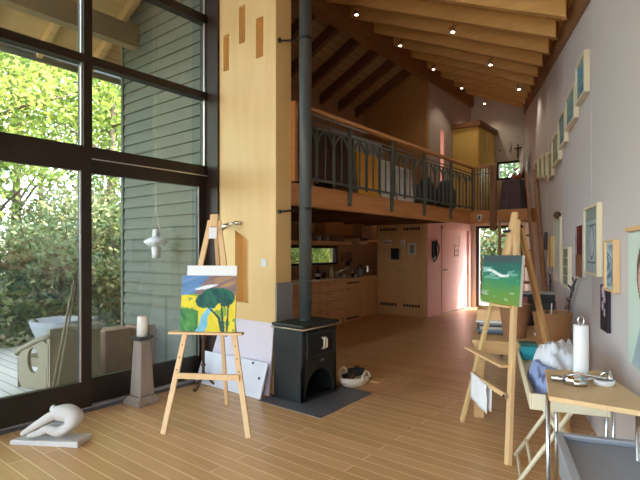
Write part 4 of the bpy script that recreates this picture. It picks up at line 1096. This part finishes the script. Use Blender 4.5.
for k in range(3):
    q = loc(BB, .60 + .05 * k, .15, .85); MB().tube([q, q + Vector((.02 - .02 * k, .03, .16 + .02 * k))], .005, 6).build('brush', ('dark_grey', 'white', 'stair')[k], None,
       label=('thin dark brush standing in the wide brown pot', 'thin white brush standing in the wide brown pot', 'tallest thin brown brush in the wide brown pot')[k], cat='brush')
def bookbox(name, lx, ly, sx, sy, z0, z1, mat, label, cat, rot=0.):
    p = loc(BB, lx, ly, z0); o = thing(name, label, cat, tuple(p), AN + rot)
    return o
z = .701
for k, (sx, sy, th, mt, rot, lab) in enumerate(((.27, .34, .022, 'book_c', .05, 'dark magazine at the bottom of the bench stack'), (.26, .33, .020, 'book_b', -.06, 'blue-grey magazine second from the bottom of the bench stack'), (.25, .30, .026, 'book_d', .08, 'beige book in the middle of the bench stack'),
      (.27, .33, .018, 'book_c', -.02, 'black magazine above the beige book in the bench stack'), (.25, .32, .022, 'heat_shield', .03, 'grey folder near the top of the bench stack'), (.29, .36, .016, 'white', -.03, 'white paper block topmost under the wooden box'))):
    p = loc(BB, .17, .50, z)
    m = MB(); ca, sa = math.cos(AN + rot), math.sin(AN + rot)
    m.obox((p.x, p.y, z + th / 2), (ca * sx / 2, sa * sx / 2, 0), (-sa * sy / 2, ca * sy / 2, 0), (0, 0, th / 2))
    m.build('book', mt, None, label=lab, cat='book', bevel=.002); z += th + .001
p = loc(BB, .17, .52, z); o = thing('wooden_box', 'open golden wooden box on top of the book stack', 'box', tuple(p), AN)
m = MB(); m.box((-.14, -.16, 0), (.14, .16, .008)); m.box((-.14, -.16, .008), (.14, -.15, .10)); m.box((-.14, .15, .008), (.14, .16, .10)); m.box((-.14, -.15, .008), (-.13, .15, .10)); m.box((.13, -.15, .008), (.14, .15, .10))
m.build('body', 'cab', o, local=True)
for k in range(3):
    p = loc(BB, .585, .30, .701 + .032 * k)
    MB().lathe([(.03, 0), (.058, .026), (.062, .042), (.056, .042), (.03, .008)], tuple(p), 22).build('bowl', ('white', 'heat_shield', 'paper')[k], None, smooth=True,
       label=('white bowl at the bottom of the little stack between the pots', 'grey bowl in the middle of the little stack between the pots', 'off-white bowl on top of the little stack between the pots')[k], cat='bowl')
p = loc(BB, .655, 1.22, .701); o = thing('stereo', 'black box-shaped stereo at the back of the bench', 'stereo', tuple(p), AN)
MB().box((-.20, -.13, 0), (.14, .13, .33)).build('body', 'black', o, local=True, bevel=.006)
MB().box((-.21, -.14, .33), (.15, .14, .342)).build('top_board', 'heat_shield', o, local=True)
for k, x in enumerate((-.12, .06)): MB().lathe([(.05, 0), (.06, .008)], (0, 0, 0), 16).build('grille', 'dark_grey', o, local=True).matrix_local = Matrix.Translation((x, -.131, .18)) @ Matrix.Rotation(PI / 2, 4, 'X')
p = loc(BB, .30, .85, .701)
MB().lathe([(.07, 0), (.075, .03), (.075, .20), (.065, .21)], tuple(p), 18).build('jar', 'book_d', None, smooth=True, label='beige jar on the bench behind the terracotta pot', cat='jar')
p = loc(BB, .50, 1.05, .701)
MB().lathe([(.05, 0), (.055, .22), (.03, .26), (.03, .30)], tuple(p), 18).build('bottle', 'book_a', None, smooth=True, label='dark red bottle on the bench just before the stereo', cat='bottle')
p = loc(BB, .12, 1.2, .701)
m = MB(); ca, sa = math.cos(AN), math.sin(AN); m.obox((p.x, p.y, .76), (ca * .10, sa * .10, 0), (-sa * .2, ca * .2, 0), (0, 0, .058))
m.build('carton', 'paper', None, label='pale carton on the bench behind the wooden box', cat='carton')

# ------------------------------------------------------------------ long cream folding table with a rim, cloths on it
CT = (-.724, 2.762)
o = thing('folding_table', 'long narrow cream folding table with a raised rim and crossed legs', 'table', (CT[0], CT[1], 0), AN)
LY, LX = 1.24, .36
MB().box((0, 0, .645), (LX, LY, .665)).build('tray_bottom', 'cream', o, local=True)
m = MB(); m.box((-.012, -.012, .635), (0, LY + .012, .722)); m.box((LX, -.012, .635), (LX + .012, LY + .012, .722)); m.box((0, -.012, .635), (LX, 0, .722)); m.box((0, LY, .635), (LX, LY + .012, .722))
m.build('rim', 'cream', o, local=True, bevel=.004)
for y in (.47, .90):
    MB().tube([(-.045, y, .012), (LX - .01, y, .645)], .014, 10).build('leg', 'cream', o, local=True, smooth=True)
    MB().tube([(LX + .045, y + .03, .012), (.01, y + .03, .645)], .014, 10).build('leg', 'cream', o, local=True, smooth=True)
MB().tube([(-.03, .47, .035), (-.03, .90, .035)], .010, 8).build('foot_bar', 'cream', o, local=True)
MB().tube([(.03, .47, .14), (.03, .90, .14)], .010, 8).build('stretcher', 'cream', o, local=True)
def heap(name, mat, label, x0, x1, y0, y1, z0, h, seed, cat):
    m = MB(); n = 30; P = []
    for j in range(n + 1):
        for i in range(n + 1):
            u, v = i / n, j / n
            a, b = 2 * u - 1, 2 * v - 1
            d = max(0, 1 - (abs(a) ** 2.6 + abs(b) ** 2.6))
            f = fbm(u * 3.2 + seed, v * 3.2, seed); r = abs(fbm(u * 6 - v * 3, v * 6 + u * 2, seed + 3) - .5) * 2
            z = z0 + .006 + h * (d ** .45) * (.45 + .75 * f - .35 * r)
            jx, jy = .03 * (vn(v * 6, seed) - .5), .03 * (vn(u * 6, seed + 5) - .5)
            p = loc(CT, x0 + (x1 - x0) * u + jx, y0 + (y1 - y0) * v + jy, max(z0 + .004, z)); P.append(p)
    m.add(P, [(j * (n + 1) + i, j * (n + 1) + i + 1, (j + 1) * (n + 1) + i + 1, (j + 1) * (n + 1) + i) for j in range(n) for i in range(n)])
    # underside closes the cloth
    m.add([loc(CT, x0, y0, z0 + .002), loc(CT, x1, y0, z0 + .002), loc(CT, x1, y1, z0 + .002), loc(CT, x0, y1, z0 + .002)], [(3, 2, 1, 0)])
    return m.build(name, mat, None, smooth=True, label=label, cat=cat)
heap('cloth', 'cloth_blue', 'crumpled blue cloth at the near end of the cream folding table', .03, .20, .12, .74, .667, .13, 3., 'cloth')
heap('cloth', 'cloth_white', 'crumpled white cloth heaped on the cream folding table behind the paper roll', .06, .352, .40, 1.12, .667, .25, 7., 'cloth')
p = loc(CT, .045, 1.16, .667); o = thing('teal_carton', 'small teal carton with a dark green lid in the corner of the cream table', 'carton', tuple(p), AN + .1)
MB().box((-.04, -.06, 0), (.07, .05, .10)).build('body', 'teal', o, local=True, bevel=.003)
MB().box((-.045, -.065, .10), (.075, .055, .125)).build('lid', 'teal_dark', o, local=True, bevel=.003)
# ------------------------------------------------------------------ plywood-topped table with chrome legs
o = thing('plywood_table', 'small table with a plywood top and thin steel legs by the wall', 'table', (-.45, 2.75, 0))
MB().prism([(-.558, 2.413), (-.11, 2.43), (-.444, 3.094), (-.702, 2.947)], 2, .797, .82).build('top', 'tabletop', o, bevel=.002)
for (x, y) in ((-.640, 2.935), (-.405, 3.01), (-.235, 2.70), (-.215, 2.47)):
    MB().tube([(x, y, 0), (x, y, .797)], .010, 10).build('leg', 'steel', o, smooth=True)
    if x == -.405: MB().tube([(x + .04, y - .06, 0), (x + .04, y - .06, .797)], .008, 8).build('leg', 'steel', o, smooth=True)
o = thing('paper_roll', 'white paper roll upright on a wire holder on the plywood table', 'paper roll', (-.503, 2.859, .82))
m = MB(); m.lathe([(.060, 0), (.060, .006), (.01, .008)], (-.503, 2.859, .821), 24); m.tube([(-.503, 2.859, .82), (-.503, 2.859, 1.12)], .004, 8)
m.tube([(-.503 + .014 * math.sin(2 * PI * k / 12), 2.859 + .006 * math.sin(2 * PI * k / 12), 1.125 - .022 * math.cos(2 * PI * k / 12)) for k in range(13)], .003, 6)
m.build('wire_holder', 'chrome', o, smooth=True)
MB().lathe([(.036, 0), (.037, .002), (.037, .268), (.036, .27), (.012, .27), (.012, .262)], (-.503, 2.859, .832), 28).build('roll', 'white', o, smooth=False)
# metal tool: a chrome clamp-like fitting
o = thing('metal_clamp', 'chunky chrome clamp lying on the plywood table before the paper roll', 'clamp', (-.55, 2.70, .82))
m = MB(); m.tube([(-.60, 2.70, .838), (-.535, 2.715, .838)], .017, 12); m.ball((-.60, 2.70, .838), .018, n=10); m.build('grip', 'steel', o, smooth=True)
m = MB(); m.tube([(-.54, 2.665, .845), (-.47, 2.70, .845)], .024, 12); m.tube([(-.50, 2.655, .836), (-.45, 2.69, .836)], .015, 10); m.build('body', 'chrome', o, smooth=True)
m = MB(); m.tube([(-.58, 2.745, .835), (-.50, 2.775, .862), (-.42, 2.80, .85), (-.36, 2.835, .84)], .008, 8); m.build('lever', 'chrome', o, smooth=True)
o = thing('tape_dispenser', 'clear plastic dish with a curved chrome handle on the plywood table', 'dish', (-.38, 2.80, .82))
m = MB().lathe([(.045, 0), (.048, .003), (.048, .026), (.044, .026), (.043, .005), (.01, .005)], (-.385, 2.79, .821), 22); m.build('dish', 'clear', o, smooth=True)
m = MB(); m.tube([(-.42, 2.86, .828), (-.40, 2.875, .86), (-.37, 2.86, .868), (-.36, 2.81, .845)], .010, 8); m.build('handle', 'chrome', o, smooth=True)
# ------------------------------------------------------------------ grey utility cart in the near corner
CA = .334
o = thing('utility_cart', 'grey plastic utility cart with a raised rim close to the wall', 'cart', (-.55, 2.53, 0), CA)
CW, CD = .42, .66
def tray(zf, zr, nm):
    m = MB(); t = .022
    m.box((0, -CD, zf), (CW, 0, zf + .012))
    m.box((0, -CD, zf + .012), (t, 0, zr)); m.box((CW - t, -CD, zf + .012), (CW, 0, zr)); m.box((t, -t, zf + .012), (CW - t, 0, zr)); m.box((t, -CD, zf + .012), (CW - t, -CD + t, zr))
    tr_ = m.build(nm, 'cart', o, local=True, bevel=.006)
    m = MB(); m.box((-.012, -CD - .012, zr), (t + .004, .012, zr + .012)); m.box((CW - t - .004, -CD - .012, zr), (CW + .012, .012, zr + .012)); m.box((t, -t - .004, zr), (CW - t, .012, zr + .012)); m.box((t, -CD - .012, zr), (CW - t, -CD + t, zr + .012))
    m.build('rim', 'cart_rim', tr_, local=True, bevel=.004)
tray(.582, .608, 'upper_tray'); tray(.16, .24, 'lower_tray')
m = MB(); m.box((.008, -CD + .008, .42), (CW - .008, -.008, .581)); m.build('drawer_box', 'cart', o, local=True, bevel=.01)
for (x, y, zt) in ((-.035, .03, .795), (CW + .012, .005, .60), (.02, -CD + .03, .42), (CW - .02, -CD + .03, .42)):
    MB().tube([(x, y, .06), (x, y, zt)], .011, 10).build('post', 'steel', o, local=True, smooth=True)
    MB().lathe([(.001, -.03), (.03, -.03), (.03, .0), (.001, .0)], (0, 0, 0), 14).build('caster', 'black', o, local=True).matrix_local = Matrix.Translation((x, y - .015, .031)) @ Matrix.Rotation(PI / 2, 4, 'X')
# ------------------------------------------------------------------ outside
struct('ground', MB().box((-60, -40, -.75), (-4.76, 60, -.60)).box((-4.76, 12.6, -.45), (30, 60, -.30)), 'ground')
struct('bounce_court', MB().box((-4.6, -30, -.4), (20, -2.8, -.06)), 'terrace')  # unseen pale ground added to bounce daylight through the end glazing
struct('deck', MB().box((-8.6, -4, -.16), (-4.70, 3.66, -.045)), 'deck')
struct('terrace', MB().box((-6.2, 12.52, -.30), (0, 16.5, -.05)), 'terrace')
# wicker armchair seen through the glass
B = (-5.505, 2.335); fd = Vector((-.983, -.18, 0)).normalized(); sdv = Vector((-.18, .983, 0)).normalized()
sdv = (sdv - fd * sdv.dot(fd)).normalized()
AC = Vector((-5.49, 2.213, -.045))
o = thing('wicker_armchair', 'weathered wicker armchair with an oval hole in its arm on the deck', 'armchair', tuple(AC))
def q(x, y, z): return AC + fd * x + sdv * y + Vector((0, 0, z))
def armpanel(y):
    m = MB(); t = .035; N = 20
    # panel outline in (x,z) with an oval hole
    out = []
    for k in range(N):
        a = 2 * PI * k / N; cx, cz = .27, .33
        dx, dz = math.cos(a), math.sin(a)
        # ray to outline of the panel: x 0..56, z 0..top(x)
        s = 9
        for kk in range(400):
            r = .001 * kk * 1.6; x, z_ = cx + dx * r, cz + dz * r
            if x < 0 or x > .56 or z_ < .02 or z_ > .60 - .22 * (x / .56): s = r; break
        out.append((cx + dx * s, cz + dz * s))
    hole = [(.27 + .105 * math.cos(2 * PI * k / N), .33 + .14 * math.sin(2 * PI * k / N)) for k in range(N)]
    P = []
    for yy in (y, y + t):
        P += [q(x, yy, z_) for x, z_ in out] + [q(x, yy, z_) for x, z_ in hole]
    F = []
    for k in range(N):
        k2 = (k + 1) % N
        F += [(k, k2, N + k2, N + k), (2 * N + k2, 2 * N + k, 3 * N + k, 3 * N + k2), (k2, k, 2 * N + k, 2 * N + k2), (N + k, N + k2, 3 * N + k2, 3 * N + k)]
    m.add(P, F)
    return m
armpanel(0).build('arm_panel', 'wicker', o); armpanel(.60).build('arm_panel', 'wicker', o)
for y in (.017, .617): MB().tube([q(-.02, y, .62), q(.2, y, .56), q(.50, y, .44), q(.58, y, .40), q(.60, y, .36)], .03, 8).build('arm_rail', 'wicker', o, smooth=True)
m = MB(); m.obox(tuple(q(0, .315, .36)), sdv * .31, fd * .025, (0, 0, .33)); m.build('backrest', 'wicker', o)
m = MB(); m.obox(tuple(q(.29, .315, .30)), sdv * .28, fd * .26, (0, 0, .05)); m.build('seat', 'wicker', o)
for x in (.03, .55):
    for y in (.02, .62): MB().tube([q(x, y, 0), q(x, y, .28)], .022, 8).build('leg', 'rust', o)
o = thing('tub_chair', 'round grey wicker tub chair further out on the deck', 'chair', (-7.6, 3.2, -.045))
m = MB().lathe([(.20, .0), (.24, .12), (.36, .42), (.38, .50), (.34, .50), (.28, .26), (.10, .24)], (-7.6, 3.2, -.045), 28); m.build('shell', 'wicker_grey', o, smooth=True)
MB().lathe([(.27, .26), (.27, .32), (.1, .34)], (-7.6, 3.2, -.045), 24).build('cushion', 'dark_grey', o, smooth=True)
for k, w in enumerate((2.98, 3.40)):
    MB().box((-6.05, w, -.044), (-5.75, w + .36, .50)).build('planter_box', 'ext_box', None, label=('brown wooden box outside beside the wicker armchair', 'brown wooden box outside nearer the siding wall')[k], cat='box', bevel=.01)
for k, (a, b) in enumerate((((-5.0, 2.02, -.044), (-4.70, 2.13, 1.22)), ((-5.02, 2.08, -.044), (-4.70, 2.15, 1.20)))):
    MB().tube([a, b], .010, 8).build('garden_pole', 'wicker', None, smooth=True, label=('slanting pale pole leaning on the glass outside', 'steeper pale pole leaning on the glass outside')[k], cat='pole')
o = thing('hanging_feeder', 'white dish-shaped feeder hanging from wires outside the siding wall', 'feeder', (-5.6, 3.30, 1.35))
HX, HY = -5.31, 3.40
m = MB().lathe([(.02, -.06), (.10, -.045), (.145, -.005), (.145, .01), (.08, .05), (.03, .06)], (HX, HY, 1.60), 24); m.build('dish', 'white', o, smooth=True)
m = MB().lathe([(.05, -.20), (.055, -.06)], (HX, HY, 1.60), 16); m.lathe([(.05, .05), (.04, .16)], (HX, HY, 1.60), 16); m.build('tube', 'clear', o, smooth=True)
for k in range(3):
    a = 2 * PI * k / 3; MB().tube([(HX + .13 * math.cos(a), HY + .13 * math.sin(a), 1.61), (HX, HY, 2.0)], .003, 5).build('wire', 'steel', o)
MB().tube([(HX, HY, 2.0), (HX, HY, zd(HX) - .02)], .003, 5).build('wire', 'steel', o)

# trees and shrubs
LEAFC = [lin(120, 146, 66), lin(146, 168, 76), lin(176, 188, 92), lin(205, 206, 120), lin(96, 126, 66), lin(76, 104, 60)]
LEAFD = [lin(70, 96, 56), lin(92, 118, 66), lin(120, 138, 84), lin(176, 176, 128), lin(136, 112, 84), lin(84, 112, 84), lin(150, 160, 120)]
def leaves(m, c, r, n, size, pal, clumps=40):
    cs = []
    while len(cs) < clumps:
        a, b, d = (rnd() * 2 - 1 for _ in range(3))
        if a * a + b * b + d * d < 1 and a * a + b * b + d * d > .12: cs.append((c[0] + a * r[0], c[1] + b * r[1], c[2] + d * r[2], random.choice(pal)))
    for k in range(n):
        cx, cy, cz, co = random.choice(cs)
        g = .16 * (r[0] + r[1]) * .5 + .1
        p = Vector((cx + random.gauss(0, g), cy + random.gauss(0, g), cz + random.gauss(0, g * .6)))
        u = Vector((rnd() - .5, rnd() - .5, (rnd() - .5) * .8)).normalized(); v = u.cross(Vector((rnd() - .5, rnd() - .5, rnd() - .5))).normalized()
        s = size * (.6 + .8 * rnd()); col = mixc(co, random.choice(pal), rnd() * .6)
        b = len(m.v)
        m.v += [tuple(p - u * s * .5), tuple(p + v * s * .28), tuple(p + u * s * .5), tuple(p - v * s * .28)]
        m.f.append([b, b + 1, b + 2, b + 3]); m.mi.append(0); m.c.append(col)
def tree(x, y, z0, h, r, n, size, pal, label, group, trunk=.12, low=.35):
    o = thing('tree', label, 'tree', (x, y, z0), 0, group)
    m = MB()
    dx, dy = (rnd() - .5) * .6, (rnd() - .5) * .6
    tp = [(x, y, z0), (x + dx * .3, y + dy * .3, z0 + h * .35), (x + dx, y + dy, z0 + h * .7), (x + dx * 1.3, y + dy * 1.3, z0 + h * .95)]
    m.tube(tp, trunk, 8, r1=trunk * .25)
    for k in range(7):
        t = .3 + .6 * k / 7; a = k * 2.4; L = r * (.9 - .4 * t)
        b = (x + dx * t, y + dy * t, z0 + h * t)
        m.tube([b, (b[0] + math.cos(a) * L * .5, b[1] + math.sin(a) * L * .5, b[2] + L * .25), (b[0] + math.cos(a) * L, b[1] + math.sin(a) * L, b[2] + L * .4)], trunk * .35, 6, r1=trunk * .1)
    m.build('trunk', 'bark', o, smooth=True)
    m = MB(); leaves(m, (x + dx, y + dy, z0 + h * (low + 1) / 2), (r, r, h * (1 - low) / 2), n, size, pal, int(26 + r * 8))
    m.build('foliage', 'leaf', o)
def shrub(x, y, z0, h, r, n, size, pal, label, group):
    o = thing('shrub', label, 'shrub', (x, y, z0), 0, group)
    m = MB()
    for k in range(6):
        a = k * 1.05; m.tube([(x, y, z0), (x + math.cos(a) * r * .3, y + math.sin(a) * r * .3, z0 + h * .5), (x + math.cos(a) * r * .6, y + math.sin(a) * r * .6, z0 + h * .9)], .03, 5, r1=.01)
    m.build('stems', 'bark', o)
    m = MB(); leaves(m, (x, y, z0 + h * .5), (r, r, h * .5), n, size, pal, 30); m.build('foliage', 'leaf', o)
g1 = 'trees beyond the deck'; l1 = 'sunlit leafy tree growing beyond the wooden deck'
for (x, y, h, r) in ((-11.2, 3.4, 8.5, 2.2), (-11.8, 6.2, 9.5, 2.6), (-13.5, 4.6, 10, 2.8), (-14.5, 7.8, 11, 3.0), (-12.5, 9.2, 9, 2.5), (-17, 6.0, 12, 3.4), (-17.5, 10.5, 13, 3.6), (-10.5, 1.0, 8, 2.2), (-13, -2, 9, 2.8), (-16.5, .8, 11, 3.4), (-15.5, -5.5, 11, 3.2), (-21, 3.0, 13, 4.0), (-22, 8.5, 14, 4.2)):
    tree(x, y, -.6, h, r, 7500, .125, LEAFC, l1, g1, .10 + .01 * r)
g2 = 'shrubs beyond the deck'; l2 = 'dense dark shrub growing at the edge of the deck'
for (x, y, h, r) in ((-9.4, 2.2, 2.4, 1.1), (-9.6, 3.9, 2.8, 1.2), (-9.8, 5.6, 3.0, 1.3), (-10.8, 4.8, 3.6, 1.4), (-10.9, 7.2, 3.6, 1.5), (-12.3, 5.8, 4.2, 1.7), (-12.8, 8.6, 4.4, 1.8), (-8.8, 7.4, 2.6, 1.1), (-10.2, -.4, 2.8, 1.4), (-13.0, 1.8, 3.8, 1.9), (-15.0, 3.6, 4.6, 2.2), (-11.8, -3.6, 3.2, 1.7)):
    shrub(x, y, -.6, h, r, 5500, .11, LEAFD, l2, g2)
g3 = 'trees behind the kitchen'; l3 = 'green tree seen through the kitchen window'
for (x, y, h, r) in ((-10.2, 12.2, 7, 2.2), (-11.5, 15, 8, 2.4), (-9.5, 16.5, 7, 2.2), (-14, 13.5, 10, 3)):
    tree(x, y, -.6, h, r, 4500, .15, LEAFC, l3, g3, .12, .05)
g4 = 'trees beyond the far glass door'; l4 = 'leafy tree standing beyond the far glass door'
for (x, y, h, r) in ((-5.5, 18.5, 6.5, 1.8), (-2.6, 20, 7.5, 2.2), (-.2, 19, 7, 2.0), (2.6, 21, 8, 2.4)):
    tree(x, y, -.3, h, r, 7000, .17, LEAFD + LEAFC[:2], l4, g4, .12, .1)
g5 = 'shrubs beyond the far glass door'; l5 = 'dark green shrub growing beyond the far glass door'
for (x, y, h, r) in ((-5.6, 15.6, 2.6, 1.1), (-4.4, 16.9, 3.0, 1.3), (-2.6, 16.6, 2.8, 1.2), (-1.0, 17.0, 3.0, 1.3), (-3.4, 19.0, 4.5, 1.6)):
    shrub(x, y, -.3, h, r, 5000, .12, LEAFD[:3] + LEAFD[4:6], l5, g5)
g6 = 'shrubs behind the kitchen'; l6 = 'bright green shrub seen through the kitchen window'
for (x, y, h, r) in ((-8.4, 9.6, 2.8, 1.2), (-8.6, 11.8, 3.0, 1.3), (-9.6, 13.6, 3.2, 1.4)):
    shrub(x, y, -.6, h, r, 4500, .13, LEAFC, l6, g6)
# boulders beyond the far door
for k, (x, y, s, lab) in enumerate(((-4.35, 14.6, .62, 'large grey boulder on the terrace beyond the far glass door'), (-3.3, 15.2, .45, 'smaller grey boulder on the terrace beyond the far glass door'))):
    m = MB().ball((x, y, s * .7 - .05), s, s * .8, s * .9, 18)
    m.v = [(x + (a - x) * (1 + .25 * (fbm(a * 2, b * 2 + c * 2, 5) - .5)), y + (b - y) * (1 + .25 * (fbm(b * 2, c * 2, 6) - .5)), max(-.049, c * (1 + .1 * (vn(a * 3, b * 3, 8) - .5)))) for a, b, c in m.v]
    m.build('boulder', 'rock', None, smooth=True, label=lab, cat='boulder')

# ------------------------------------------------------------------ light: sky and sun
SUN_DIR = Vector((-1.5, -1., -2.)).normalized()
su = bpy.data.lights.new('sun', 'SUN'); su.energy = 3.5; su.angle = .01; su.color = (1., .95, .86)
so = bpy.data.objects.new('sun', su); COL.objects.link(so); so.rotation_euler = SUN_DIR.to_track_quat('-Z', 'Y').to_euler(); so.location = (0, 10, 20)
wld = bpy.data.worlds.new('sky'); scn.world = wld; wld.use_nodes = True
nt = wld.node_tree; nt.nodes.clear()
out = nt.nodes.new('ShaderNodeOutputWorld'); bg = nt.nodes.new('ShaderNodeBackground'); sk = nt.nodes.new('ShaderNodeTexSky')
sk.sky_type = 'NISHITA'; sk.sun_disc = False; sk.sun_elevation = math.radians(48); sk.sun_rotation = math.atan2(1.5, 1.); sk.altitude = 300; sk.dust_density = 2.
bg.inputs['Strength'].default_value = .36
hs = nt.nodes.new('ShaderNodeHueSaturation'); hs.inputs['Saturation'].default_value = .5
nt.links.new(sk.outputs[0], hs.inputs['Color']); nt.links.new(hs.outputs[0], bg.inputs[0]); nt.links.new(bg.outputs[0], out.inputs[0])

# ------------------------------------------------------------------ camera
cd = bpy.data.cameras.new('camera'); cam = bpy.data.objects.new('camera', cd); COL.objects.link(cam)
cd.sensor_width = 36.; cd.lens = 27.; cd.shift_y = 10 / 640.
cam.location = (0, 0, 1.5); cam.rotation_euler = (PI / 2, 0, math.atan(382 / 480.))
cd.clip_start = .05; cd.clip_end = 300
scn.camera = cam
scn.view_settings.view_transform = 'Standard'; scn.view_settings.look = 'None'; scn.view_settings.gamma = 1.; scn.view_settings.use_curve_mapping = False
scn.view_settings.exposure = 2.42
scn.cycles.max_bounces = 14; scn.cycles.diffuse_bounces = 8; scn.cycles.glossy_bounces = 6; scn.cycles.transparent_max_bounces = 32
scn.cycles.sample_clamp_indirect = 6.; scn.cycles.use_denoising = True
scn.cycles.caustics_reflective = False; scn.cycles.caustics_refractive = False
